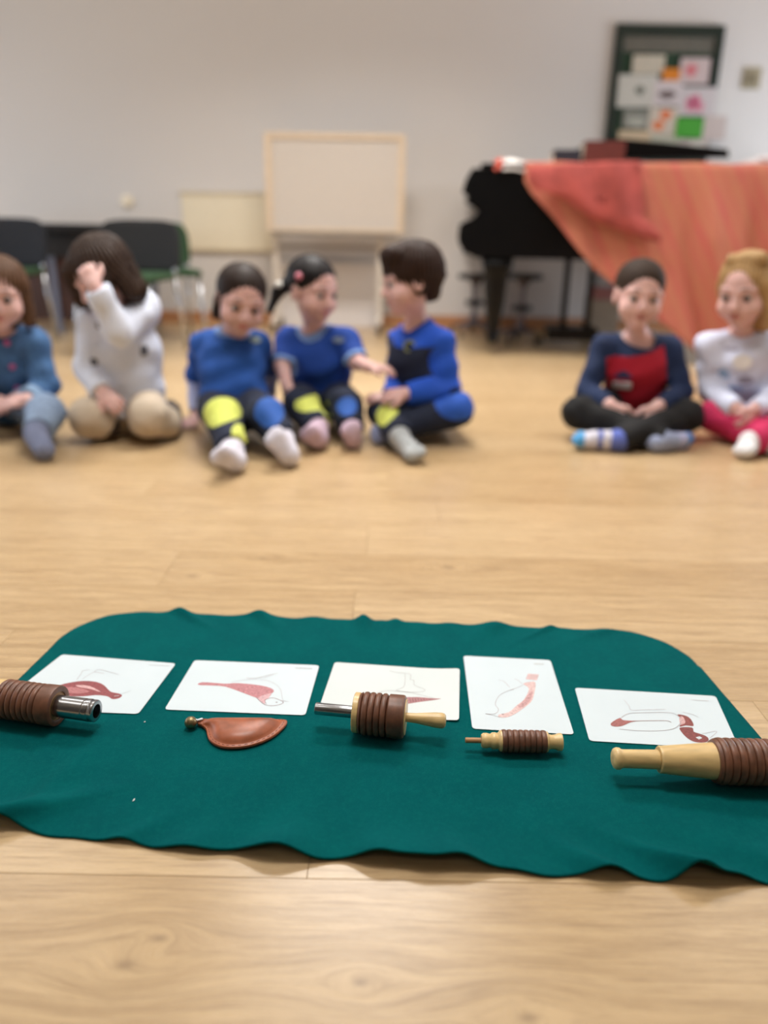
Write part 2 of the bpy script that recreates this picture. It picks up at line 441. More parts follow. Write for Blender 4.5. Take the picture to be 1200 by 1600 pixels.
card([(97, 1023), (275, 1037), (216, 1116), (43, 1062)] if False else [(97, 1023), (275, 1037), (216, 1116), (-10, 1107)], CARDM[0],
     'white card with a dark red bird behind the leftmost wind call, at the cloth edge',
     [((140, 66, 70), [(340, 330), (365, 288), (430, 268), (520, 256), (600, 262), (650, 283), (690, 322), (740, 334), (762, 345), (748, 362), (705, 370), (670, 352), (600, 345), (520, 352), (420, 350)]),
      ((206, 164, 164), [(478, 282), (560, 288), (632, 326), (560, 306), (490, 294)]), ((176, 112, 114), [(400, 300), (470, 296), (560, 322), (480, 335), (410, 325)])],
     [((196, 182, 184), .0007, [(480, 250), (505, 215), (520, 192), (560, 188)]), ((196, 182, 184), .0007, [(515, 245), (560, 215), (590, 200), (620, 184), (680, 200), (740, 215)]), ((196, 182, 184), .0007, [(590, 200), (650, 210)]),
      ((176, 176, 178), .0006, [(757, 338), (790, 328), (818, 318)]), ((220, 222, 224), .0012, [(930, 156), (1060, 162)]), ((235, 235, 235), .0012, [(715, 352), (745, 348)])], (0, 1000), 4.0)
card([(304, 1032), (499, 1040), (477, 1118), (257, 1109)], CARDM[0],
     'white card with a pinkish long-tailed bird behind the leather pouch call',
     [((184, 122, 128), [(298, 258), (330, 240), (480, 250), (560, 246), (720, 262), (800, 288), (794, 314), (745, 325), (715, 347), (690, 345), (600, 312), (480, 270), (380, 262)]),
      ((205, 165, 170), [(700, 345), (740, 325), (790, 315), (770, 345), (745, 362), (745, 385), (715, 365)])],
     [((172, 120, 126), .0009, [(690, 345), (740, 388), (800, 398), (850, 388), (868, 376), (850, 362), (800, 345), (760, 352), (745, 366), (755, 385)]),
      ((200, 190, 196), .0006, [(520, 240), (640, 222), (740, 226), (810, 250), (850, 290), (862, 350), (872, 366)]), ((200, 180, 186), .0008, [(620, 212), (680, 214), (740, 200), (830, 180)]), ((210, 195, 198), .0006, [(690, 210), (740, 212), (800, 190)]),
      ((172, 150, 154), .0006, [(862, 366), (905, 370)]), ((120, 70, 76), .0016, [(820, 374), (828, 376)]), ((220, 222, 224), .0012, [(950, 145), (1060, 150)])], (240, 1010), 4.286)
card([(523, 1035), (718, 1048), (717, 1128), (498, 1108)], CARDM[1],
     'cream white card partly hidden behind the thick middle wind call, speckled bird tail drawing',
     [((164, 110, 112), [(740, 372), (800, 366), (860, 367), (960, 376), (1012, 381), (940, 391), (860, 400), (780, 413), (700, 420)])],
     [((196, 190, 190), .0008, [(640, 176), (700, 190), (788, 200), (790, 238), (815, 246), (820, 280), (890, 310), (880, 326), (800, 330), (690, 318), (742, 292), (752, 240), (750, 200)]),
      ((176, 160, 162), .0006, [(550, 334), (620, 320), (700, 324), (800, 336), (860, 350), (960, 374)])]
     + [((105, 60, 62), .0007, [(785+i*20, 372+i*0.8), (792+i*20, 404-i*2.2)]) for i in range(10)], (470, 1010), 4.615,
     lift=lambda x, y: 0.0035*max(0, (x-0.06)/0.06)**2)
card([(724, 1025), (860, 1032), (897, 1148), (738, 1139)], CARDM[0],
     'upright white card with a faint pale brown bird behind the smallest wind call',
     [((204, 176, 176), [(682, 232), (775, 240), (757, 290), (662, 280)]),
      ((212, 182, 180), [(640, 320), (700, 303), (746, 310), (735, 400), (710, 470), (640, 530), (560, 582), (490, 607), (430, 600), (440, 580), (520, 560), (590, 500), (650, 450), (690, 360)]),
      ((192, 150, 150), [(690, 400), (722, 380), (705, 460), (640, 518), (590, 520), (650, 455)])],
     [((200, 186, 190), .0008, [(640, 330), (600, 350), (520, 376), (450, 410), (412, 460), (405, 500), (430, 540), (400, 575), (320, 575)]), ((190, 175, 180), .0007, [(320, 575), (400, 592), (440, 605)]),
      ((204, 192, 196), .0008, [(525, 350), (480, 300), (430, 286)]), ((204, 192, 196), .0008, [(632, 320), (600, 292), (570, 280)]), ((204, 192, 196), .0007, [(520, 376), (560, 370)]), ((100, 80, 84), .0016, [(460, 578), (470, 580)]),
      ((215, 218, 216), .0030, [(735, 150), (812, 153)])], (700, 1010), 5.4545)
card([(898, 1075), (1118, 1088), (1156, 1172), (921, 1158)], CARDM[0],
     'white card with a dark-necked duck behind the rightmost wind call',
     [((132, 62, 56), [(668, 250), (720, 257), (750, 280), (764, 316), (720, 314), (680, 320), (702, 285)]),
      ((124, 56, 52), [(684, 326), (755, 326), (765, 350), (800, 362), (835, 375), (852, 392), (845, 408), (815, 414), (770, 410), (730, 390), (695, 355)]),
      ((200, 160, 158), [(680, 268), (700, 262), (716, 296), (690, 310), (684, 300)]),
      ((156, 92, 88), [(280, 300), (330, 270), (350, 282), (400, 286), (470, 286), (400, 294), (340, 318), (290, 318)]),
      (WH, [(775, 384), (800, 378), (815, 388), (795, 396)])],
     [((206, 192, 196), .0009, [(340, 268), (380, 245), (450, 240), (600, 238), (660, 250), (690, 280), (680, 310), (640, 335), (560, 345), (440, 345), (330, 335)]),
      ((190, 150, 150), .0012, [(400, 289), (470, 287), (600, 286), (632, 296)]), ((222, 212, 214), .0008, [(355, 165), (385, 198), (400, 225), (470, 222), (600, 220)]), ((222, 212, 214), .0008, [(700, 236), (760, 250), (790, 266)]),
      ((196, 190, 194), .0007, [(815, 362), (850, 356), (892, 347), (897, 356), (858, 388)]), ((214, 216, 218), .0012, [(755, 165), (850, 170)]), ((140, 60, 56), .0014, [(790, 388), (800, 389)])], (880, 1050), 3.75)

# ================================================================== WIND CALLS (bird calls)
PALE = M('turned_pale_wood', (218, 186, 128), 0.42, var=0.08, scale=26, stretch=(1, 5, 5), coat=0.25)
PALED = M('dowel_wood', (176, 132, 88), 0.55, var=0.08, scale=40)
BROWN = M('brown_leather_bellows', (112, 73, 54), 0.42, var=0.16, scale=70, bump=0.25)
STEEL = M('brushed_steel', (170, 172, 176), 0.22, metal=1.0, var=0.04, scale=60, stretch=(1, 12, 12))
DARK = M('bore_shade', (14, 12, 12), 0.9)
BRASS = M('aged_brass', (140, 124, 92), 0.35, metal=0.9, var=0.12, scale=120)
def rings(t0, t1, n, R, depth, first=None):
    """corrugated bellows profile"""
    out = [(t0, R-depth)]; p = (t1-t0)/n
    for i in range(n):
        for a in np.linspace(0, PI, 9):
            out.append((t0+p*(i+0.5)-p*0.5*math.cos(a), R-depth+depth*math.sin(a)**0.6 if 0 < a < PI-1e-6 else R-depth))
    return out
def call(A, B, parts, label):
    L = float(np.linalg.norm(np.array(B)-np.array(A)))
    e = empty('wind_call', tuple(np.array(A)*[1, 1, 0]+np.array([0, 0, 0.0034])), label, 'whistle', 'bird calls on the teal cloth')
    d = (np.array(B)-np.array(A))/L
    for (nm, prof, m, lab) in parts:
        o = lathe(nm, A, B, prof, m, e)
        if lab: o['label'] = lab
    return e
def ax(px0, py0, px1, py1, z):
    return G(px0, py0, z), G(px1, py1, z)
def tt(A, B, px, py, z):      # distance along the axis of the point seen at px
    g = G(px, py, z); d = (B-A)/np.linalg.norm(B-A); 
    lo, hi = -0.3, 0.6
    for _ in range(40):
        m_ = (lo+hi)/2; q = A+d*m_
        # project
        v = q-np.array([0, 0, CAMH]); cp, sp = math.cos(PITCH), math.sin(PITCH)
        f = v[1]*cp-v[2]*sp; u = v[0]/f; up = (v[1]*sp+v[2]*cp)/f
        c, s = math.cos(ROLL), math.sin(ROLL)
        x = 600+FPX*(u*c+up*s)
        if x < px: lo = m_
        else: hi = m_
    return lo
# 1 leftmost
z = 0.0312; A, B = ax(3, 1091, 150, 1111, z); T = lambda px: tt(A, B, px, 0, z)
call(A, B, [
    ('wooden_barrel', [(T(2)-0.12, 0.012), (T(2)-0.118, 0.018), (T(2)-0.07, 0.021), (T(2)-0.02, 0.025), (T(2)-0.008, 0.0252), (T(7), 0.0258), (T(9), 0.0258), (T(12), 0.026)], PALE, None),
    ('bellows', rings(T(7), T(68), 7, 0.0270, 0.0048)+[(T(69), 0.0250), (T(70), 0.0272), (T(89), 0.0276), (T(91), 0.0268), (T(92), 0.0222), (T(91), 0.0196), (T(86), 0.0196)], BROWN, None),
    ('end_disc', [(T(72), 0.018), (T(88), 0.0198), (T(89), 0.0198), (T(89), 0.012)], PALED, None),
    ('steel_tube', [(T(80), 0.0128), (T(82), 0.0148), (T(133), 0.0150), (T(134), 0.0140), (T(136), 0.0140), (T(137), 0.0152), (T(142), 0.0152), (T(143), 0.0144), (T(145), 0.0144), (T(146), 0.0150), (T(150), 0.0148), (T(151), 0.0138), (T(151), 0.0095), (T(135), 0.0092), (T(135), 0.0001)], STEEL, 'polished steel tube with a dark bore'),
    ('bore', [(T(137), 0.0001), (T(137), 0.0090), (T(138), 0.0090), (T(138), 0.0001)], DARK, None),  # near-black disc, the shade inside the hollow tube put into its colour
], 'thick brown bellows wind call with a wide steel tube, leftmost of the calls')
# 3 middle
z = 0.0325; A, B = ax(493, 1107, 690, 1126, z); T = lambda px: tt(A, B, px, 0, z)
call(A, B, [
    ('steel_tube', [(T(493), 0.0055), (T(493), 0.0078), (T(494), 0.0083), (T(556), 0.0083)], STEEL, 'slim grey steel tube'),
    ('end_disc', [(T(553), 0.006), (T(553), 0.0255), (T(554), 0.0268), (T(561), 0.0268), (T(563), 0.025)], PALE, None),
    ('bellows', [(T(562), 0.022), (T(562), 0.0262), (T(565), 0.0278)]+[(t, r) for t, r in rings(T(567), T(605), 4, 0.0288, 0.0050)]+[(T(606), 0.0265), (T(608), 0.0286), (T(628), 0.0288), (T(631), 0.0280), (T(633), 0.0255)], BROWN, None),
    ('handle_disc', [(T(625), 0.02), (T(633), 0.0240), (T(634.5), 0.0235), (T(634.5), 0.004)], PALE, None),
    ('handle', [(T(630), 0.006), (T(640), 0.0062), (T(650), 0.0066), (T(665), 0.0084), (T(680), 0.0100), (T(690), 0.0103), (T(694), 0.0094), (T(696.5), 0.0070), (T(697), 0.003)], PALE, 'turned pale wood handle'),
], 'short thick brown bellows wind call with a slim steel tube and pale wooden handle')
# 4 small
z = 0.0185; A, B = ax(727, 1156.5, 878, 1159.5, z); T = lambda px: tt(A, B, px, 0, z)
call(A, B, [
    ('dowel', [(T(727), 0.0030), (T(728), 0.0035), (T(756), 0.0035)], PALED, 'thin brown dowel mouthpiece'),
    ('turned_knob', [(T(751.5), 0.004), (T(752), 0.0078), (T(755), 0.0096), (T(760), 0.0099), (T(764), 0.0090), (T(766), 0.0088), (T(769), 0.0106), (T(773), 0.0108), (T(777), 0.0100), (T(779), 0.0112), (T(781), 0.0135), (T(784), 0.0138), (T(785), 0.0128)], PALE, None),
    ('bellows', rings(T(783), T(853), 8, 0.0148, 0.0026), BROWN, None),
    ('spool_end', [(T(851), 0.010), (T(852), 0.0132), (T(855), 0.0132), (T(857), 0.0100), (T(862), 0.0090), (T(868), 0.0096), (T(872), 0.0112), (T(877), 0.0114), (T(878), 0.0104), (T(878), 0.006), (T(872), 0.004)], PALE, None),
], 'smallest brown bellows wind call with pale turned wooden ends')
# 5 rightmost
z = 0.0325; A, B = ax(957, 1185, 1198, 1191, z); T = lambda px: tt(A, B, px, 0, z); TE = T(1198)
call(A, B, [
    ('mouthpiece', [(T(957), 0.003), (T(957), 0.0085), (T(959), 0.0118), (T(963), 0.0134), (T(968), 0.0132), (T(970.5), 0.0116), (T(974), 0.0112), (T(1004), 0.0115), (T(1028), 0.0118), (T(1029), 0.0108), (T(1034), 0.0108)], PALE, 'pale wooden mouthpiece with a rounded lip'),
    ('tapered_barrel', [(T(1029), 0.010), (T(1029), 0.0158), (T(1031), 0.0168), (T(1034), 0.0166), (T(1075), 0.0196), (T(1118), 0.0226), (T(1121), 0.0232), (T(1124), 0.0228), (T(1126), 0.020)], PALE, None),
    ('bellows', [(T(1113), 0.020), (T(1114), 0.0255), (T(1118), 0.0272)]+rings(T(1119), T(1217), 8, 0.0285, 0.0042)+[(T(1222), 0.0275)], BROWN, None),
    ('wooden_end', [(T(1218), 0.02), (T(1222), 0.0265), (T(1235), 0.0255), (T(1255), 0.012), (T(1258), 0.004)], PALE, None),
], 'long brown bellows wind call with a tapered pale wooden barrel, rightmost of the calls')
# 2 leather pouch call
e = empty('leather_call', tuple(G(370, 1145, 0.0034)), 'small brown leather pouch call with a brass ball', 'whistle', 'bird calls on the teal cloth')
lp = [(312, 1121), (330, 1122), (355, 1121.5), (380, 1122), (405, 1121.5), (425, 1122), (440, 1122), (448, 1123.5), (447, 1129), (438, 1139), (425, 1149), (408, 1157), (388, 1163), (366, 1165.5), (348, 1164.5), (335, 1160), (326, 1152), (323, 1143), (321, 1136), (315, 1131), (308, 1128)]
lp = np.array([G(a, b, 0.010)[:2] for a, b in lp]); n = len(lp)
out = []
for i in range(n):
    p0, p1, p2, p3 = (lp[(i+k-1) % n] for k in range(4))
    for t in (0, .25, .5, .75): out.append(0.5*((2*p1)+(-p0+p2)*t+(2*p0-5*p1+4*p2-p3)*t*t+(-p0+3*p1-3*p2+p3)*t**3))
out = np.array(out); n = len(out); ctr = G(375, 1139, 0.010)[:2]
V = []; F = []
# inner rings follow the outline inward (offset), so the dome has no radial creases
def smooth_ring(q, w_):
    for _ in range(w_): q = 0.25*np.roll(q, 1, 0)+0.5*q+0.25*np.roll(q, -1, 0)
    return q
prof = [(1, 0.0052, 0), (1, 0.0078, 0), (0.975, 0.0086, 0), (0.90, 0.0086, 1), (0.865, 0.0094, 3), (0.82, 0.0118, 6), (0.74, 0.0150, 14), (0.60, 0.0176, 30), (0.42, 0.0190, 60), (0.2, 0.0196, 90)]
for s_, zz, w_ in prof:
    q2 = smooth_ring(out.copy(), w_)
    for i, q in enumerate(q2):
        p = ctr+(q-ctr)*s_; V.append((p[0], p[1], zz))
for k in range(len(prof)-1):
    for i in range(n): j = (i+1) % n; F.append((k*n+i, k*n+j, (k+1)*n+j, (k+1)*n+i))
V.append((ctr[0], ctr[1], 0.0198)); F += [((len(prof)-1)*n+i, (len(prof)-1)*n+(i+1) % n, len(V)-1) for i in range(n)]
o = pydata('leather_pouch', V, F, M('tan_leather', (158, 86, 54), 0.38, var=0.16, scale=40, bump=0.12), e, True)
V = []; F = []; prof = [(0.99, 0.0052), (0.93, 0.0042), (0.8, 0.0036), (0.3, 0.0034)]
for s_, zz in prof:
    for q in out: p = ctr+(q-ctr)*s_; V.append((p[0], p[1], zz))
for k in range(len(prof)-1):
    for i in range(n): j = (i+1) % n; F.append((k*n+j, k*n+i, (k+1)*n+i, (k+1)*n+j))
F.append(tuple((len(prof)-1)*n+i for i in range(n)))
pydata('underside', V, F, M('leather_edge', (128, 96, 92), 0.7), e, True)
# stitched seam line
bm = bmesh.new()
for i in range(0, n, 2):
    p = ctr+(out[i]-ctr)*0.925; q = ctr+(out[(i+1) % n]-ctr)*0.925
    tube_bm(bm, [(p[0], p[1], 0.0088), (q[0], q[1], 0.0088)], 0.00035, 6)
frombm('stitching', bm, M('stitch', (120, 60, 40), 0.6), e, True)
g = G(298, 1129, 0.0115); bm = bmesh.new(); bmesh.ops.create_uvsphere(bm, u_segments=32, v_segments=20, radius=0.0083, matrix=Matrix.Translation(g))
frombm('brass_ball', bm, BRASS, e, True)
g2 = G(313, 1125, 0.0095); lathe('ferrule', g, g2, [(0.006, 0.002), (0.007, 0.0034), (0.009, 0.0034), (0.010, 0.0024), (0.0175, 0.0024)], STEEL, e)

# ================================================================== CHILDREN: smooth implicit bodies meshed as continuous surfaces
def nrm(v): v = np.asarray(v, float); return v/max(np.linalg.norm(v), 1e-9)
class SDF:
    def __init__(s): s.p = []; s.disp = None
    def cone(s, a, b, ra, rb, k=0.012, tag='', cut=False, sub=False, sq=None):
        s.p.append(('c', np.array(a, float), np.array(b, float), ra, rb, k, tag, cut, sub, sq)); return s
    def ell(s, c, r, R=None, k=0.012, tag='', sub=False):
        s.p.append(('e', np.array(c, float), np.array(r, float), np.eye(3) if R is None else np.array(R, float), None, k, tag, None, sub, None)); return s
    def box_(s):
        lo = np.full(3, 1e9); hi = -lo
        for p in s.p:
            if p[8]: continue
            if p[0] == 'c':
                r = max(p[3], p[4]); lo = np.minimum(lo, np.minimum(p[1], p[2])-r); hi = np.maximum(hi, np.maximum(p[1], p[2])+r)
            else: r = max(p[2]); lo = np.minimum(lo, p[1]-r); hi = np.maximum(hi, p[1]+r)
        return lo-0.015, hi+0.015
    @staticmethod
    def dist(p, X):
        if p[0] == 'c':
            a, b, ra, rb = p[1:5]; ab = b-a; L2 = max(ab@ab, 1e-12); v = X-a
            t = np.clip((v@ab)/L2, 0, 1)
            q = v-t[:, None]*ab.astype(np.float32)
            if p[9] is not None:              # flattened section: axis, factor
                u, f = p[9]; c = q@u; q = q+np.outer(c*(1/f-1), u)
            d = np.sqrt((q*q).sum(1))-(ra+(rb-ra)*t)
            if p[7]:
                L = math.sqrt(L2); d = np.maximum(d, (v@ab)/L-L)
            return d
        c, r, R = p[1:4]; v = (X-c)@R.T
        k0 = np.sqrt(((v/r)**2).sum(1)); k1 = np.sqrt(((v/(r*r))**2).sum(1))+1e-9
        return k0*(k0-1)/k1
    def blocks(s, C, rad):
        """per primitive mask of blocks it can influence"""
        return [s.dist(p, C) < rad+p[5]+0.004 for p in s.p]
    def evalb(s, X, nb, per, masks):
        d = np.full((nb, per), 1.0, np.float32); X = X.reshape(nb, per, 3)
        for p, m in zip(s.p, masks):
            if not m.any(): continue
            e = s.dist(p, X[m].reshape(-1, 3)).astype(np.float32).reshape(-1, per); k = p[5]; c = d[m]
            if p[8]:
                h = np.clip(0.5-0.5*(c+e)/k, 0, 1); d[m] = c*(1-h)-e*h+k*h*(1-h)
            else:
                h = np.clip(0.5+0.5*(c-e)/k, 0, 1); d[m] = c*(1-h)+e*h-k*h*(1-h)
        d = d.reshape(-1)
        if s.disp: d = d+s.disp(X.reshape(-1, 3))
        return d
    def coarse(s, C):
        d = np.full(len(C), 1.0)
        for p in s.p:
            e = s.dist(p, C); k = p[5]
            if p[8]: h = np.clip(0.5-0.5*(d+e)/k, 0, 1); d = d*(1-h)-e*h+k*h*(1-h)
            else: h = np.clip(0.5+0.5*(d-e)/k, 0, 1); d = d*(1-h)+e*h-k*h*(1-h)
        return d
    def tags(s, X, names):
        D = []
        for t in names:
            e = np.full(len(X), 9.0)
            for p in s.p:
                if p[6] == t and not p[8]: e = np.minimum(e, s.dist(p, X))
            D.append(e)
        return np.argmin(np.array(D), axis=0)
    def mesh(s, h):
        B = 8; lo, hi = s.box_(); nb = np.maximum(1, np.ceil((hi-lo)/(h*B)).astype(int)); n = nb*B
        bc = np.stack(np.meshgrid(*[np.arange(k) for k in nb], indexing='ij'), -1).reshape(-1, 3)
        C = lo+(bc*B+(B-1)/2)*h; dc = s.coarse(C)
        keep = np.abs(dc) < B*h*1.25+0.006; kb = bc[keep]; Ck = C[keep]
        vol = np.repeat(np.repeat(np.repeat(np.where(dc < 0, -1., 1.).astype(np.float32).reshape(nb), B, 0), B, 1), B, 2)
        loc = np.stack(np.meshgrid(*[np.arange(B)]*3, indexing='ij'), -1).reshape(-1, 3)
        I = (kb[:, None, :]*B+loc[None]).reshape(-1, 3)
        X = (lo+I*h).astype(np.float32)
        vol[I[:, 0], I[:, 1], I[:, 2]] = s.evalb(X, len(kb), B**3, s.blocks(Ck, B*h*0.9))
        ins = vol < 0
        cnt = np.zeros(n-1, np.int8)
        offs = [(a, b, c) for a in (0, 1) for b in (0, 1) for c in (0, 1)]
        for o in offs: cnt += ins[o[0]:n[0]-1+o[0], o[1]:n[1]-1+o[1], o[2]:n[2]-1+o[2]]
        act = (cnt > 0) & (cnt < 8); cells = np.argwhere(act); idx = np.full(n-1, -1, np.int32); idx[act] = np.arange(len(cells))
        cv = np.stack([vol[cells[:, 0]+o[0], cells[:, 1]+o[1], cells[:, 2]+o[2]] for o in offs], 1)
        acc = np.zeros((len(cells), 3)); num = np.zeros(len(cells)); of = np.array(offs, float)
        for i in range(8):
            for ax_ in range(3):
                if offs[i][ax_]: continue
                j = i+(4, 2, 1)[ax_]; a, b = cv[:, i], cv[:, j]; m = (a < 0) != (b < 0)
                t = np.where(m, a/np.where(m, a-b, 1), 0)
                q = of[i]+t[:, None]*(of[j]-of[i]); acc[m] += q[m]; num[m] += 1
        V = lo+(cells+acc/num[:, None])*h
        F = []
        for ax_ in range(3):
            sl = [slice(0, k) for k in n]; s2 = list(sl); sl[ax_] = slice(0, n[ax_]-1); s2[ax_] = slice(1, n[ax_])
            a = ins[tuple(sl)]; b = ins[tuple(s2)]; E_ = np.argwhere(a != b)
            o1, o2 = [(1, 2), (2, 0), (0, 1)][ax_]
            ok = (E_[:, o1] > 0) & (E_[:, o2] > 0) & (E_[:, o1] < n[o1]-1) & (E_[:, o2] < n[o2]-1); E_ = E_[ok]
            def cell(d1, d2):
                q = E_.copy(); q[:, o1] -= d1; q[:, o2] -= d2; return idx[q[:, 0], q[:, 1], q[:, 2]]
            Q = np.stack([cell(1, 1), cell(0, 1), cell(0, 0), cell(1, 0)], 1)
            fl_ = ~ins[tuple(sl)][tuple(E_.T)]; Q[fl_] = Q[fl_][:, ::-1]; F.append(Q)
        F = np.concatenate(F); F = F[(F >= 0).all(1)]
        return V, F
def npmesh(name, V, F):
    me = bpy.data.meshes.new(name); me.vertices.add(len(V)); me.vertices.foreach_set('co', V.astype(np.float32).ravel())
    me.loops.add(F.size); me.loops.foreach_set('vertex_index', F.astype(np.int32).ravel())
    me.polygons.add(len(F)); me.polygons.foreach_set('loop_start', np.arange(0, F.size, F.shape[1], dtype=np.int32))
    me.polygons.foreach_set('loop_total', np.full(len(F), F.shape[1], np.int32)) if hasattr(me.polygons[0], 'loop_total') and False else None
    me.update(calc_edges=True); me.validate(); return me
def sub(name, V, F, keep, m, parent, label=None):
    f = F[keep]
    if len(f) < 4: return None
    u, inv = np.unique(f, return_inverse=True)
    o = link(name, npmesh(name, V[u], inv.reshape(f.shape)), m, parent, True)
    if label: o['label'] = label
    return o
def folds(amp, fr=60, ph=0.0):
    def f(X):
        x, y, z = X[:, 0], X[:, 1], X[:, 2]
        return (amp*(np.sin(fr*(z+0.35*x)+3*np.sin(19*x+ph)+2*np.sin(23*y))*0.6+0.4*np.sin(fr*0.6*(x-0.8*z)+4*np.sin(15*z+ph)))).astype(np.float32)
    return f
def headframe(yaw, pitch, roll):
    y, p, r = map(math.radians, (yaw, pitch, roll))
    f = np.array([math.sin(y)*math.cos(p), -math.cos(y)*math.cos(p), -math.sin(p)])
    x = np.array([math.cos(y), math.sin(y), 0]); u = np.cross(x, -f)*1.0
    u = np.cross(f, x)*-1 if np.cross(f, x)[2] < 0 else np.cross(f, x)
    x2 = x*math.cos(r)-u*math.sin(r); u2 = u*math.cos(r)+x*math.sin(r)
    return np.array([x2, f, u2])        # rows: local x, forward, up
def hand(B, w_, d, nrm_, side, curl=0.6, s=1.0, tag='skin'):
    """palm and five fingers; side = +1/-1 puts the thumb on that lateral side"""
    d = nrm(d); n_ = nrm(np.array(nrm_)-np.dot(nrm_, d)*d); l = np.cross(d, n_)*side
    R = np.array([l, d, n_])
    B.cone(w_-d*0.012, w_+d*0.004, .0185*s, .0165*s, .01, tag)
    B.ell(w_+d*.028*s, (.0265*s, .034*s, .0125*s), R, .012, tag)
    for i, (lo_, ln) in enumerate(zip((.0205, .0072, -.0065, -.0195), (.036, .041, .038, .030))):
        p = w_+d*(.050-abs(i-1.4)*.003)*s+l*lo_*s; dd = nrm(d+l*lo_*5)
        q = p; a = curl*0.35
        for sg, (fr_, rr) in enumerate(((.45, .0068), (.32, .0062), (.25, .0055))):
            v = dd*math.cos(a)+n_*math.sin(a); q2 = q+v*ln*fr_*s*1.12
            B.cone(q, q2, rr*s, rr*0.93*s, .0028, tag); q = q2; a += curl*(0.75 if sg == 0 else 0.6)
    t0 = w_+d*.012*s+l*.018*s; t1 = t0+nrm(l*.8+d*.75+n_*.25)*.026*s; t2 = t1+nrm(l*.25+d*.95+n_*.35)*.022*s
    B.cone(t0, t1, .0105*s, .0082*s, .008, tag); B.cone(t1, t2, .0080*s, .0066*s, .004, tag)
def foot(B, a, h, t, tag='', inf=0.0, s=1.0):
    a, h, t = map(np.array, (a, h, t)); f = nrm(t-h); lat = nrm(np.cross(f, a-h+1e-6)); 
    B.cone(a, h+(a-h)*0.15, .026*s+inf, .025*s+inf, .012, tag)
    for sg in (-1, 1): B.cone(h+f*.02, t-f*.02+lat*sg*.011*s, .021*s+inf, .019*s+inf, .012, tag)
    B.cone(a, (h+t)/2+nrm(a-h)*.012, .024*s+inf, .020*s+inf, .015, tag)
    for i, o_ in enumerate((-.020, -.009, 0.001, .010, .019)): B.cone(t-f*.02+lat*o_*s, t-f*(.002+.004*abs(i-1))+lat*o_*s, .010*s+inf*.7, .009*s+inf*.7, .006, tag)

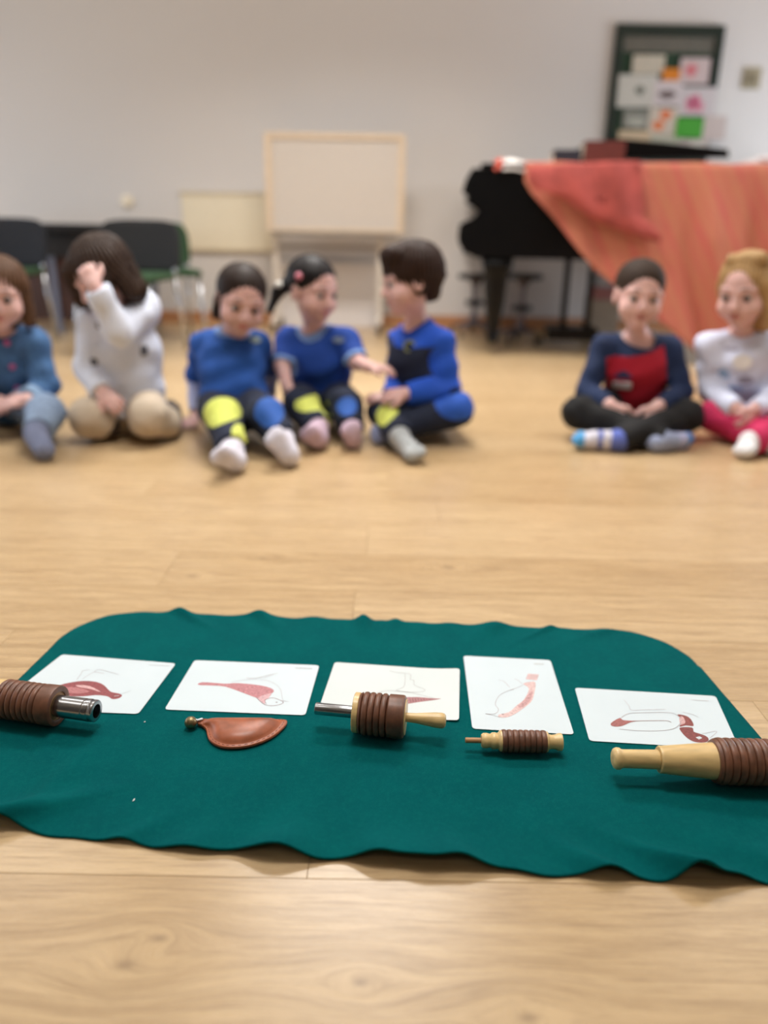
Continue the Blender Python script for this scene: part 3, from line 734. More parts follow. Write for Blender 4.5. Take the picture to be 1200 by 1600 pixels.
IRIS = M('eye_iris', (52, 34, 26), 0.2, var=0.05); SCL = M('eye_white', (180, 168, 166), 0.25, var=0.01); LIPS = M('lips', (196, 126, 122), 0.45, var=0.04, sss=.1)
def child(label, k):
    g = k.get
    hc = np.array(g('head')); R = headframe(*g('look')); hs = g('hs', 1.0)
    L = lambda x, y, z: hc+(x*R[0]+y*R[1]+z*R[2])*hs
    pel, che, nek = (np.array(g(q)) for q in ('pelvis', 'chest', 'neck'))
    skin = g('skin'); sh = [np.array(q) for q in g('sh')]; el = [np.array(q) for q in g('el')]; wr = [np.array(q) for q in g('wr')]
    kn = [np.array(q) for q in g('kn')]; an = [np.array(q) for q in g('an')]; he = [np.array(q) for q in g('heel')]; to = [np.array(q) for q in g('toe')]
    latv = nrm(sh[1]-sh[0]); hipv = nrm(np.array(g('hipv', latv))); up = nrm(che-pel); fw = nrm(np.cross(latv, up)); latv2 = np.cross(up, fw)
    TR = np.array([latv2, fw, up]); hip = [pel-hipv*.058, pel+hipv*.058]
    # ---- body, one continuous surface
    B = SDF()
    B.ell(pel, (.098, .075, .078), TR, .03, 'torso'); B.ell((pel+che)/2, (.092, .074, .11), TR, .03, 'torso')
    B.ell(che, (.100, .072, .085), TR, .03, 'torso')
    B.cone(che+up*.03, nek, .055, .032, .03, 'torso'); B.cone(nek, L(0, -.012, -.045), .031, .033, .015, 'head')
    for i in (0, 1):
        B.cone(nek-up*.02, sh[i], .034, .034, .03, 'torso')
        B.cone(sh[i], el[i], .033, .027, .015, 'arm'); B.cone(el[i], wr[i], .0265, .0185, .01, 'arm')
        hd = g('hand')[i]; hand(B, wr[i], hd[0], hd[1], hd[2], hd[3] if len(hd) > 3 else 0.6, g('hands', 0.95))
        B.cone(hip[i], kn[i], .060, .044, .02, 'leg'); B.cone(kn[i], an[i], .042, .028, .015, 'leg')
        foot(B, an[i], he[i], to[i], 'leg')
    B.ell(L(0, -.012, .034), np.array((.073, .088, .076))*hs, R, .01, 'head')
    B.ell(L(0, .022, -.030), np.array((.060, .056, .060))*hs, R, .03, 'head')
    for sx in (-1, 1):
        B.ell(L(sx*.036, .044, -.034), np.array((.027, .026, .025))*hs, R, .02, 'head')
        B.ell(L(sx*.073, -.008, -.004), np.array((.008, .017, .027))*hs, R, .006, 'head')
        B.ell(L(sx*.078, -.006, -.002), np.array((.004, .008, .015))*hs, R, .004, 'head', True)
        B.ell(L(sx*.029, .086, .000), np.array((.018, .013, .0100))*hs, R, .010, 'head', True)
        B.ell(L(sx*.0085, .081, -.029), np.array((.0065, .007, .006))*hs, R, .005, 'head')
        B.cone(L(sx*.045, .062, .020), L(sx*.014, .074, .021), .006*hs, .006*hs, .014, 'head')
    B.cone(L(0, .072, .008), L(0, .088, -.024), .006*hs, .0095*hs, .012, 'head')
    B.ell(L(0, .054, -.078), np.array((.020, .018, .014))*hs, R, .02, 'head')
    B.cone(L(-.013, .0712, -.049), L(.013, .0712, -.049), .0055*hs, .0055*hs, .006, 'lips')
    B.cone(L(-.010, .0708, -.058), L(.010, .0708, -.058), .0062*hs, .0062*hs, .006, 'lips')
    B.cone(L(-.019, .080, -.0535), L(.019, .080, -.0535), .0016, .0016, .004, 'lips', sub=True)
    V, F = B.mesh(0.0033)
    me = npmesh('person', V, F)
    fc = V[F].mean(1); q = (fc-hc)@R.T/hs
    lip = ((q[:, 0]/.0185)**2+((q[:, 2]+.0535)/.0090)**2 < 1) & (q[:, 1] > .064)
    me.materials.append(skin); me.materials.append(LIPS)
    me.polygons.foreach_set('material_index', lip.astype(np.int32)); me.update()
    body = bpy.data.objects.new('person', me); COL.objects.link(body)
    me.polygons.foreach_set('use_smooth', np.ones(len(F), bool)); tag(body, label, 'person')
    # ---- eyes and brows
    for sx in (-1, 1):
        c = L(sx*.030, .0655, .000); r = .0126*hs; bm = bmesh.new(); bmesh.ops.create_uvsphere(bm, u_segments=24, v_segments=16, radius=r)
        gz = nrm(R[1]+np.array(g('gaze', (0, 0, 0))))
        for v in bm.verts: v.co = v.co+Vector(c)
        for f in bm.faces: f.material_index = 1 if (f.calc_center_median()-Vector(c)).normalized().dot(Vector(gz)) > 0.70 else 0
        frombm('eye', bm, [SCL, IRIS], body, True)
        bm = bmesh.new(); tube_bm(bm, [L(sx*.017, .0805, .0265), L(sx*.029, .0785, .0290), L(sx*.042, .0705, .0250)], [.0015*hs, .0018*hs, .0012*hs], 8); frombm('eyebrow', bm, g('brow'), body, True)
    # ---- trousers
    T = SDF(); T.ell(pel, (.108, .086, .080), TR, .03, 'main'); T.cone(pel, pel+up*.075, .09, .088, .03, 'main', sq=(fw.astype(np.float32), .85))
    lg = g('leg_in', .009); pc = g('pant_cut', .0)
    for i in (0, 1):
        T.cone(hip[i], kn[i], .068, .044+lg, .02, 'main')
        e_ = an[i]+(kn[i]-an[i])*pc; T.cone(kn[i], e_, .042+lg, .030+lg*1.1, .015, 'main', cut=True)
    T.disp = folds(.0022, 75, 1.0)
    V, F = T.mesh(0.0042); C = V[F].mean(1); left = np.ones(len(F), bool)
    tr = None; pieces = []
    for nm, ctr, rad, m, lab in g('patches', []):
        sel = (np.linalg.norm((C-np.array(ctr))/np.array(rad), axis=1) < 1) & left; left &= ~sel; pieces.append((nm, sel, m, lab))
    tr = sub('trousers', V, F, left, g('pants'), body)
    for nm, sel, m, lab in pieces: sub(nm, V, F, sel, m, tr, lab)
    # ---- socks
    for i in (0, 1):
        S = SDF(); foot(S, an[i], he[i], to[i], 'sock', .0032); S.cone(an[i], an[i]+nrm(kn[i]-an[i])*g('sock_h', .055), .0315, .033, .012, 'sock', cut=True)
        V, F = S.mesh(0.0036); C = V[F].mean(1)
        sm = g('socks')[i]; t_ = (C-he[i])@nrm(to[i]-he[i]); ln = np.linalg.norm(to[i]-he[i])
        if isinstance(sm, list):            # banded sock: (upto fraction of foot, material)
            left = np.ones(len(F), bool); so = None
            for j, (fr_, m) in enumerate(sm):
                sel = left & (t_ < fr_*ln) if j < len(sm)-1 else left; left = left & ~sel
                if so is None: so = sub('sock', V, F, sel, m, body)
                else: sub('sock_band', V, F, sel, m, so)
        else: sub('sock', V, F, np.ones(len(F), bool), sm, body)
    # ---- top
    S = SDF(); th = g('thick', .009); hem = g('hem', -.03)
    S.ell(che, (.104+th, .078+th, .088+th), TR, .03, 'torso'); S.ell((pel+che)/2, (.094+th, .080+th, .11), TR, .03, 'torso')
    b0 = pel+up*hem; S.cone(che, b0, .088+th, .096+th+g('flare', 0), .03, 'torso', cut=True, sq=(fw.astype(np.float32), .84))
    for i in (0, 1):
        S.cone(nek-up*.016, sh[i], .034+th*.6, .034+th, .03, g('shtag', 'torso'))
        sl = g('sleeve', (1.0, 1.0))[i]; cw = g('cuffw', 0.0)
        if sl <= 1.0: 
            e_ = sh[i]+(el[i]-sh[i])*sl; S.cone(sh[i], e_, .033+th, .029+th*1.2, .02, 'arm', cut=True)
        else:
            S.cone(sh[i], el[i], .033+th, .027+th, .02, 'arm'); e_ = el[i]+(wr[i]-el[i])*(sl-1); S.cone(el[i], e_, .027+th, .021+th+cw, .014, 'arm', cut=True)
    if g('hood'): S.ell(*g('hood'))
    nd = nrm(L(0, -.012, -.045)-nek)
    no = g('neck_open', 0); S.cone(nek+nd*.004-up*no+fw*-0+nrm(np.array([0, -1, 0.]))*no*1.2, nek+nd*.09, .040+no*.35, .062, .006, '', sub=True)
    fa = g('fold', .0028); S.disp = folds(fa, g('ffr', 60), g('ph', 0.))
    V, F = S.mesh(0.0042); C = V[F].mean(1); left = np.ones(len(F), bool); pieces = []
    if g('collar') is not None:
        sel = (np.linalg.norm(C-(nek+nd*.004), axis=1) < g('collar_r', .056)) ; left &= ~sel; pieces.append(('collar', sel, g('collar'), None))
    if g('cuff') is not None:
        for i in (0, 1):
            sl = g('sleeve', (1.0, 1.0))[i]
            e_ = sh[i]+(el[i]-sh[i])*sl if sl <= 1 else el[i]+(wr[i]-el[i])*(sl-1); dv = nrm(el[i]-sh[i]) if sl <= 1 else nrm(wr[i]-el[i])
            sel = left & (np.linalg.norm(C-e_, axis=1) < .06) & ((C-e_)@dv > -g('cuff_w', .014)) & (np.linalg.norm(np.cross(C-e_, dv), axis=1) < .052); left &= ~sel; pieces.append(('cuff', sel, g('cuff'), None))
    for nm, fn, m, lab in g('zones', []):
        sel = left & fn(C, S, che, latv2, fw, up); left &= ~sel; pieces.append((nm, sel, m, lab))
    if g('sleeve_mat') is not None:
        tg = S.tags(C, ['torso', 'arm']); sel = left & (tg == 1); left &= ~sel; pieces.append(('sleeve', sel, g('sleeve_mat'), None))
    top = sub(g('top_name', 'shirt'), V, F, left, g('shirt'), body)
    for nm, sel, m, lab in pieces: sub(nm, V, F, sel, m, top, lab)
    # ---- undershirt sleeves
    if g('under') is not None:
        for i in (0, 1):
            fr_ = g('under_to', (.95, .95))[i]; U = SDF(); e_ = el[i]+(wr[i]-el[i])*fr_
            U.cone(sh[i]+(el[i]-sh[i])*.75, el[i], .034, .033, .015, ''); U.cone(el[i], e_, .033, .025, .012, '', cut=True); U.disp = folds(.0018, 110)
            V, F = U.mesh(.0042); sub('undershirt_sleeve', V, F, np.ones(len(F), bool), g('under'), body)
    # ---- hair
    H = SDF(); hv = g('hair_vol', 1.0)
    H.ell(L(0, -.018, .040), np.array((.080*hv, .092*hv, .080*hv))*hs, R, .02, 'hair')
    for a_, b_, ra, rb in g('locks', []): H.cone(L(*a_), L(*b_), ra*hs, rb*hs, .02, 'hair')
    fy, fz, ry = g('face_cut', (.100, -.030, .052))
    H.ell(L(0, fy, fz), np.array((.064, ry, .090+g('cut_h', 0) if not g('fringe') else .078))*hs, R, .008, '', True)
    if g('clear_low', True): H.ell(L(0, .05, -.075), np.array((.07, .07, .062))*hs, R, .01, '', True)
    if g('short'): 
        H.ell(L(0, -.02, -.075), np.array((.10, .12, .058))*hs, R, .006, '', True)
        for sx in (-1, 1): H.ell(L(sx*.078, .004, -.006), np.array((.018, .024, .032))*hs, R, .006, '', True)
    hr = R; st = g('strand', .0016)
    def hd_(X):
        q = (X-hc)@hr.T; a_ = np.arctan2(q[:, 0], q[:, 1]+.02 if g('part_style') is None else q[:, 2]+.1)
        return (st*np.sin(a_*38+3*np.sin(q[:, 2]*45))+st*.6*np.sin(a_*71+5*np.sin(q[:, 2]*28+1))).astype(np.float32)
    H.disp = hd_
    V, F = H.mesh(.0034); ho = sub('hair', V, F, np.ones(len(F), bool), g('hair'), body)
    for nm, px_, r_, m in g('clips', []):
        bm = bmesh.new(); bmesh.ops.create_uvsphere(bm, u_segments=20, v_segments=12, radius=1.0)
        cc = Vector(L(*px_))
        for v in bm.verts: v.co = cc+Vector((v.co.x*r_[0], v.co.y*r_[1], v.co.z*r_[2]))
        frombm(nm, bm, m, ho, True)
    return body, dict(L=L, R=R, che=che, up=up, fw=fw, lat=latv2, nek=nek)

def patch(name, body, ctr, nrm_, upv, w_, h_, m, th=.002, label=None, shape='oval'):
    """small sewn badge or print lying on the cloth"""
    n_ = nrm(nrm_); u = nrm(np.array(upv)-np.dot(upv, n_)*n_); l = np.cross(u, n_); bm = bmesh.new(); N = 28; r1 = []; r2 = []
    for i in range(N):
        a = 2*PI*i/N; c, s = math.cos(a), math.sin(a)
        if shape == 'rect': e = 0.35; c = math.copysign(abs(c)**e, c); s = math.copysign(abs(s)**e, s)
        if shape == 'peak': c, s = c, (max(s, -0.3) if s < 0 else s*(1-.55*abs(c)))
        p = np.array(ctr)+l*c*w_/2+u*s*h_/2
        r1.append(bm.verts.new(p-n_*th)); r2.append(bm.verts.new(p+n_*th*.5-n_*0))
    bm.faces.new(r1); bm.faces.new(r2[::-1])
    for i in range(N): bm.faces.new((r1[i], r2[i], r2[(i+1) % N], r1[(i+1) % N]))
    o = frombm(name, bm, m, body)
    if label: o['label'] = label
    return o
from mathutils.bvhtree import BVHTree
def front_point(body, px, py, names):
    """where a line of sight meets the garment, and its normal"""
    best = None; d = ray(px, py); d = Vector(d/np.linalg.norm(d))
    stack = list(body.children); objs = []
    while stack: c = stack.pop(); objs.append(c); stack += list(c.children)
    for o in objs:
        if o.name.split('.')[0] in names:
            t = BVHTree.FromPolygons([v.co for v in o.data.vertices], [p.vertices for p in o.data.polygons])
            h = t.ray_cast(Vector((0, 0, CAMH)), d)
            if h[0] is not None and (best is None or h[3] < best[2]): best = (np.array(h[0]), np.array(h[1]), h[3])
    return best

SK1 = M('skin_fair', (224, 182, 176), 0.5, var=0.03, scale=50, sss=.12); SK2 = M('skin_light', (216, 174, 168), 0.5, var=0.03, scale=50, sss=.12)
SK3 = M('skin_tan', (160, 108, 88), 0.5, var=0.03, scale=50, sss=.1)
HDK = M('hair_dark_brown', (40, 28, 23), 0.5, var=0.2, scale=90, stretch=(3, 3, .4)); HBK = M('hair_black', (26, 22, 24), 0.45, var=0.2, scale=90, stretch=(3, 3, .4))
HBR = M('hair_brown', (88, 62, 44), 0.5, var=0.2, scale=90, stretch=(3, 3, .4)); HBL = M('hair_blonde', (176, 142, 98), 0.5, var=0.2, scale=90, stretch=(3, 3, .4)); HCR = M('hair_cropped_brown', (54, 41, 33), 0.7, var=0.2, scale=220)
BLUE = M('royal_blue_jersey', (26, 78, 158), 0.85, var=0.05, scale=14); BLUE2 = M('deep_blue_jersey', (14, 62, 150), 0.85, var=0.05, scale=14); PALEB = M('pale_blue_rib', (128, 162, 220), 0.85, var=0.03)
NAVY = M('navy_tracksuit', (18, 28, 52), 0.85, var=0.06, scale=20); YEL = M('yellow_reinforcement', (200, 208, 98), 0.8, var=0.04, scale=30); BPAT = M('blue_knee_patch', (38, 88, 170), 0.8, var=0.05, scale=30)
WSOCK = M('white_cotton_sock', (214, 212, 226), 0.9, var=0.05, scale=40); PSOCK = M('pinkish_sock', (196, 172, 190), 0.9, var=0.05, scale=40); GSOCK = M('grey_marl_sock', (166, 170, 172), 0.9, var=0.1, scale=60)
LAV = M('lavender_white_undershirt', (186, 192, 226), 0.9, var=0.03)
for _n, _m in list(_mats.items()):
    if _n.startswith('hair'): _m.node_tree.nodes['Principled BSDF'].inputs['Specular IOR Level'].default_value = .25
def PV(px, Y, z=.093): return np.array([P(px, 650, Y)[0], Y, z])
Z3 = np.array([0, 0, 1.]); FRONT = np.array([0, -1., 0])

def two(a, b): return [a, b]
# --- boy in red and navy, facing the camera, legs crossed
def raglan(C, S, che, lat, fw, up):
    q = C-che; t = S.tags(C, ['torso', 'arm']); l = np.abs(q@lat); u_ = q@up
    l = np.abs(q@lat+.010); red = (l < .097) & (u_ < .074) & ((t == 0) | (u_ > .005))
    return ~red
kF, infF = child('boy in a red and navy top with black trousers and striped blue socks, sitting cross-legged', dict(
    head=P(998, 463, 2.60), look=(-4, 4, 3), hs=1.0, pelvis=PV(990, 2.70), chest=P(993, 572, 2.655), neck=P(996, 527, 2.645),
    sh=two(P(944, 543, 2.65), P(1045, 545, 2.65)), el=two(P(916, 612, 2.60), P(1066, 612, 2.60)), wr=two(P(955, 636, 2.49), P(1026, 638, 2.49)),
    hand=two(((.55, -.45, -.85), (.35, .9, -.2), 1, .6), ((-.55, -.45, -.85), (-.35, .9, -.2), -1, .6)),
    kn=two(P(903, 645, 2.52), P(1074, 650, 2.51)), an=two(G(1035, 688, .036), G(968, 687, .040)), heel=two(G(1022, 693, .030), G(972, 690, .034)), toe=two(G(1078, 688, .030), G(897, 686, .034)),
    skin=SK1, brow=HCR, hair=HCR, hair_vol=.99, short=True, strand=.0004, pants=M('black_trousers', (13, 13, 16), .85, var=.08),
    socks=two([(0.55, M('grey_sock_stripe', (150, 160, 190), .9)), (0.8, M('lilac_sock_stripe', (176, 180, 214), .9)), (2, M('bright_blue_sock', (44, 120, 196), .9))],
              [(0.25, M('blue_sock_stripe', (96, 112, 190), .9)), (0.42, WSOCK), (0.52, M('blue_sock_stripe', (96, 112, 190), .9)), (0.80, WSOCK), (2, M('sky_blue_sock', (86, 160, 216), .9))]),
    shirt=M('red_jersey', (170, 16, 44), .85, var=.06, scale=14), sleeve=(1.88, 1.88), zones=[('sleeve', raglan, M('navy_jersey', (18, 38, 76), .85, var=.06, scale=14), 'navy raglan sleeves and yoke')], fold=.0035, neck_open=.020,
    collar=M('grey_rib_collar', (120, 124, 134), .9), collar_r=.063, gaze=(0, 0, 0), hands=1.08))
for (px, py, w_, h_, m, sh_) in ((972, 602, .062, .026, M('print_white', (214, 214, 220), .8), 'rect'), (974, 588, .056, .040, M('print_navy', (40, 46, 84), .8), 'peak'), (966, 598, .026, .014, M('print_pink', (205, 120, 140), .8), 'oval')):
    h = front_point(kF, px, py, ('shirt', 'sleeve'))
    if h: patch('chest_print', kF, h[0]-h[1]*0, h[1] if h[1][1] < 0 else -h[1], Z3, w_, h_, m, .007, shape=sh_)
# --- blonde girl
kG, infG = child('blonde girl in a pale lilac-white printed sweatshirt and pink trousers at the right edge', dict(
    head=P(1164, 457, 2.55), look=(-42, 12, -3), hs=1.05, pelvis=PV(1170, 2.68), chest=P(1160, 566, 2.62), neck=P(1160, 520, 2.61),
    sh=two(P(1110, 541, 2.62), P(1210, 543, 2.62)), el=two(P(1110, 612, 2.62), P(1232, 610, 2.58)), wr=two(P(1150, 640, 2.48), P(1180, 640, 2.46)),
    hand=two(((.6, -.4, -.8), (.3, .8, 0), 1, .9), ((-.5, -.4, -.8), (-.3, .8, 0), -1, .9)),
    kn=two(P(1118, 650, 2.56), P(1270, 650, 2.50)), an=two(G(1215, 690, .04), G(1172, 690, .045)), heel=two(G(1208, 700, .03), G(1180, 690, .035)), toe=two(G(1280, 690, .03), G(1160, 706, .028)),
    skin=SK1, brow=HBR, hair=HBL, hair_vol=1.0, strand=.002, pants=M('pink_trousers', (198, 40, 92), .85, var=.06), leg_in=.014,
    socks=two(WSOCK, M('white_sock', (226, 226, 230), .9)), shirt=M('lilac_white_sweatshirt', (218, 224, 248), .9, var=.03, scale=12), sleeve=(1.99, 1.99), fold=.0045, thick=.013,
    locks=[((-.066, .01, .02), (-.066, -.01, -.05), .012, .012), ((.070, .02, .03), (.080, .01, -.09), .022, .020), ((.02, -.07, 0), (.04, -.06, -.10), .05, .035), ((-.03, .03, .105), (.05, .02, .105), .016, .018)], clear_low=False, cut_h=.022, face_cut=(.122, .004, .080)))
for (px, py, w_, h_, m, sh_) in ((1128, 585, .05, .050, M('print_pale_blue', (150, 178, 216), .8), 'oval'), (1160, 566, .06, .05, M('print_offwhite', (236, 234, 234), .8), 'oval'), (1140, 545, .05, .012, M('print_grey_lilac', (160, 156, 178), .8), 'rect'), (1075 + 90, 594, .05, .03, M('print_grey_lilac', (160, 156, 178), .8), 'oval'), (1150, 606, .04, .014, M('print_pale_blue', (150, 178, 216), .8), 'rect')):
    h = front_point(kG, px, py, ('shirt', 'sleeve'))
    if h: patch('shirt_print', kG, h[0], h[1] if h[1][1] < 0 else -h[1], Z3, w_, h_, m, .003, shape=sh_)
# --- boy in profile, navy and blue jacket
def panel(C, S, che, lat, fw, up):       # navy chest
    q = C-che; arm = np.minimum.reduce([S.dist(p, C) for p in S.p if p[6] == 'arm']); return (q@up < .078) & (arm > .006)
kE, infE = child('brown-haired boy in a royal blue and navy jacket, seen in profile facing left', dict(
    head=P(640, 440, 2.52), look=(-76, 8, -3), hs=1.0, pelvis=PV(672, 2.62), chest=P(655, 563, 2.58), neck=P(650, 507, 2.56),
    sh=two(P(628, 535, 2.67), P(688, 538, 2.50)), el=two(P(622, 600, 2.62), P(700, 606, 2.47)), wr=two(P(612, 622, 2.50), P(634, 615, 2.42)),
    hand=two(((-1, -.15, .1), (0, .3, -1), -1, .6), ((-1, .1, -.12), (0, .6, -.8), 1, .6)), hipv=(.55, -.83, 0),
    kn=two(P(600, 641, 2.52), P(712, 640, 2.44)), an=two(G(624, 682, .052), G(612, 672, .05)), heel=two(G(629, 694, .028), G(612, 676, .032)), toe=two(G(652, 712, .030), G(583, 680, .034)),
    skin=SK2, brow=HDK, hair=M('hair_chestnut', (48, 31, 24), .5, var=.2, scale=90, stretch=(3, 3, .4)), hair_vol=1.07, strand=.0028, fringe=True, locks=[((-.04, .05, .085), (.04, .05, .085), .026, .026), ((0, -.06, .0), (0, -.062, -.035), .055, .036), ((.055, -.02, .0), (.06, -.015, -.03), .022, .015), ((-.055, -.02, .0), (-.06, -.015, -.03), .022, .015)], face_cut=(.112, -.028, .050),
    pants=NAVY, socks=two(GSOCK, M('blue_grey_sock', (140, 150, 186), .9)), shirt=M('bright_blue_jacket', (12, 76, 190), .75, var=.05, scale=14), top_name='jacket', sleeve=(1.97, 1.97), thick=.014, fold=.004, collar=M('blue_collar', (10, 62, 170), .8), collar_r=.060,
    zones=[('navy_panel', panel, NAVY, None)], leg_in=.013,
    patches=[('knee_patch', P(716, 628, 2.40), (.075, .075, .058), M('blue_thigh_patch', (36, 88, 190), .8), None), ('leg_band', P(608, 652, 2.42), (.042, .09, .042), YEL, 'yellow reinforced lower leg')]))
h = front_point(kE, 640, 541, ('jacket', 'navy_panel'))
if h:
    patch('badge', kE, h[0], (h[1] if h[1][1] < 0 else -h[1])*.6+FRONT*.4, Z3, .040, .040, M('badge_olive', (120, 124, 84), .8), .004, 'round olive badge')
    patch('badge_centre', kE, h[0]+FRONT*.005, FRONT, Z3, .024, .024, NAVY, .003)
# --- girl with the ponytail
kD, infD = child('black-haired girl with a ponytail and pink hair clip in a blue T-shirt, looking right', dict(
    head=P(489, 456, 2.62), look=(48, 8, 2), hs=.98, pelvis=PV(500, 2.70), chest=P(498, 568, 2.66), neck=P(492, 518, 2.65),
    sh=two(P(452, 532, 2.67), P(542, 532, 2.62)), el=two(P(441, 572, 2.60), P(558, 566, 2.55)), wr=two(P(449, 606, 2.53), P(577, 573, 2.47)),
    hand=two(((.25, -.4, -.9), (.5, .8, -.2), 1, .6), ((1, -.2, -.05), (0, .1, -1), -1, .5)),
    kn=two(P(470, 632, 2.50), P(540, 634, 2.49)), an=two(G(496, 668, .060), G(549, 668, .055)), heel=two(G(500, 690, .028), G(553, 690, .028)), toe=two(G(478, 672, .075), G(546, 664, .085)),
    skin=SK2, brow=HBK, hair=HBK, hair_vol=.985, strand=.0007, face_cut=(.100, -.016, .052), locks=[((-.045, -.075, .01), (-.068, -.098, -.02), .022, .014), ((-.068, -.098, -.02), (-.085, -.112, -.085), .020, .011)],
    clips=[('hair_clip', (-.074, .005, .050), (.013, .013, .013), M('pink_hair_clip', (206, 122, 140), .4)), ('hair_bobble', (-.072, -.090, .005), (.014, .014, .012), M('white_hair_bobble', (216, 214, 208), .6))],
    pants=NAVY, socks=two(PSOCK, PSOCK), sleeve=(.92, .92), shirt=BLUE2, collar=PALEB, collar_r=.062, cuff=PALEB, leg_in=.014, fold=.003,
    patches=[('knee_patch', P(486, 632, 2.46), (.055, .08, .030), YEL, 'yellow knee patch'), ('heel_patch', P(506, 662, 2.42), (.026, .06, .05), YEL, 'yellow cuff patch'), ('knee_patch', P(543, 634, 2.45), (.035, .08, .03), BPAT, 'blue knee patch')]))
h = front_point(kD, 529, 531, ('shirt',))
if h: patch('badge', kD, h[0], h[1] if h[1][1] < 0 else -h[1], Z3, .045, .020, M('badge_grey', (120, 136, 160), .8), .003, 'small grey oval badge')
# --- girl leaning back with legs stretched out
kC, infC = child('brown-haired girl in a blue T-shirt leaning back on her hands with legs stretched forward', dict(
    head=P(376, 472, 2.50), look=(22, 14, 10), hs=1.0, pelvis=PV(367, 2.50), chest=P(362, 568, 2.56), neck=P(366, 520, 2.58),
    sh=two(P(318, 538, 2.60), P(402, 537, 2.59)), el=two(P(306, 590, 2.70), P(421, 582, 2.72)), wr=two(G(307, 652, .030), G(420, 645, .030)),
    hand=two(((-.15, -1, -.12), (0, 0, -1), -1, .15), ((.3, .9, -.1), (0, 0, -1), -1, .15)),
    kn=two(P(348, 652, 2.28), P(415, 650, 2.30)), an=two(G(362, 700, .060), G(442, 685, .062)), heel=two(G(372, 724, .028), G(456, 718, .026)), toe=two(G(340, 707, .080), G(424, 676, .105)),
    skin=SK2, brow=HDK, hair=HDK, hair_vol=.985, strand=.0008, face_cut=(.100, -.019, .052), locks=[((-.062, -.01, -.01), (-.062, -.02, -.055), .022, .018), ((0, -.07, -.01), (-.02, -.07, -.07), .045, .028), ((.06, -.02, -.01), (.058, -.03, -.05), .02, .014)], clear_low=True,
    pants=NAVY, leg_in=.014, socks=two(WSOCK, WSOCK), sleeve=(.95, .9), shirt=BLUE, collar=PALEB, collar_r=.064, under=LAV, under_to=(.85, .55), flare=.010, hem=.0, fold=.0045,
    patches=[('knee_patch', P(346, 645, 2.24), (.058, .10, .042), YEL, 'yellow knee patch'), ('leg_cuff', P(378, 676, 2.14), (.03, .06, .03), YEL, 'yellow trouser cuff'), ('knee_patch', P(420, 644, 2.24), (.045, .10, .042), BPAT, 'blue knee patch')]))
h = front_point(kC, 399, 531, ('shirt',))
if h: patch('badge', kC, h[0], h[1] if h[1][1] < 0 else -h[1], Z3, .036, .022, M('badge_pale', (150, 170, 170), .8), .003, 'small pale badge')
# --- kneeling girl in the white cardigan, hand over her face
kB, infB = child('long-haired girl kneeling in a fluffy white cardigan, raising one fist to her face', dict(
    head=P(160, 432, 2.42), look=(-42, 30, -8), hs=1.0, pelvis=P(200, 640, 2.52), chest=P(193, 548, 2.50), neck=P(182, 490, 2.46),
    sh=two(P(146, 508, 2.46), P(225, 482, 2.52)), el=two(P(138, 575, 2.42), P(186, 520, 2.34)), wr=two(P(160, 612, 2.36), P(147, 445, 2.30)),
    hand=two(((.8, -.4, -.55), (-.2, .8, -.5), -1, .6), ((-.45, .25, .85), (-.1, .9, -.3), -1, 1.9)),
    kn=two(P(140, 652, 2.36), P(233, 652, 2.36)), an=two(G(170, 665, .05), G(266, 662, .05)), heel=two(G(165, 655, .06), G(272, 653, .06)), toe=two(G(175, 640, .03), G(270, 636, .03)),
    skin=SK1, brow=HDK, hair=M('hair_long_brown', (56, 41, 33), .5, var=.2, scale=90, stretch=(3, 3, .4)), hair_vol=1.02, strand=.0022,
    locks=[((.050, -.02, .03), (.070, -.02, -.07), .040, .026), ((-.055, .0, .03), (-.085, .01, -.13), .035, .024), ((0, -.05, 0), (.03, -.045, -.075), .06, .045), ((-.055, .05, .02), (-.070, .060, -.12), .026, .018), ((.06, .03, .03), (.072, .05, -.06), .024, .018), ((-.02, .07, .06), (-.05, .085, -.03), .022, .018)], clear_low=False, face_cut=(.118, -.03, .055), fringe=True,
    pants=M('beige_trousers', (198, 182, 162), .9, var=.05, scale=18), leg_in=.018, socks=two(M('dark_sock', (52, 44, 44), .9), M('dark_sock', (52, 44, 44), .9)),
    shirt=M('fluffy_white_knit', (226, 233, 255), 1.0, var=.03, scale=180, bump=.6), top_name='cardigan', sleeve=(1.96, 1.92), thick=.016, flare=.016, hem=.005, fold=.0035, hands=.95))
for (px, py, s_) in ((225, 548, .022), (147, 566, .018), (154, 508, .014)):
    h = front_point(kB, px, py, ('cardigan',))
    if h: patch('knitted_star', kB, h[0], h[1] if h[1][1] < 0 else -h[1], Z3, s_*1.1, s_*1.4, M('knit_grey_star', (96, 98, 108), .95), .004, shape='rect')
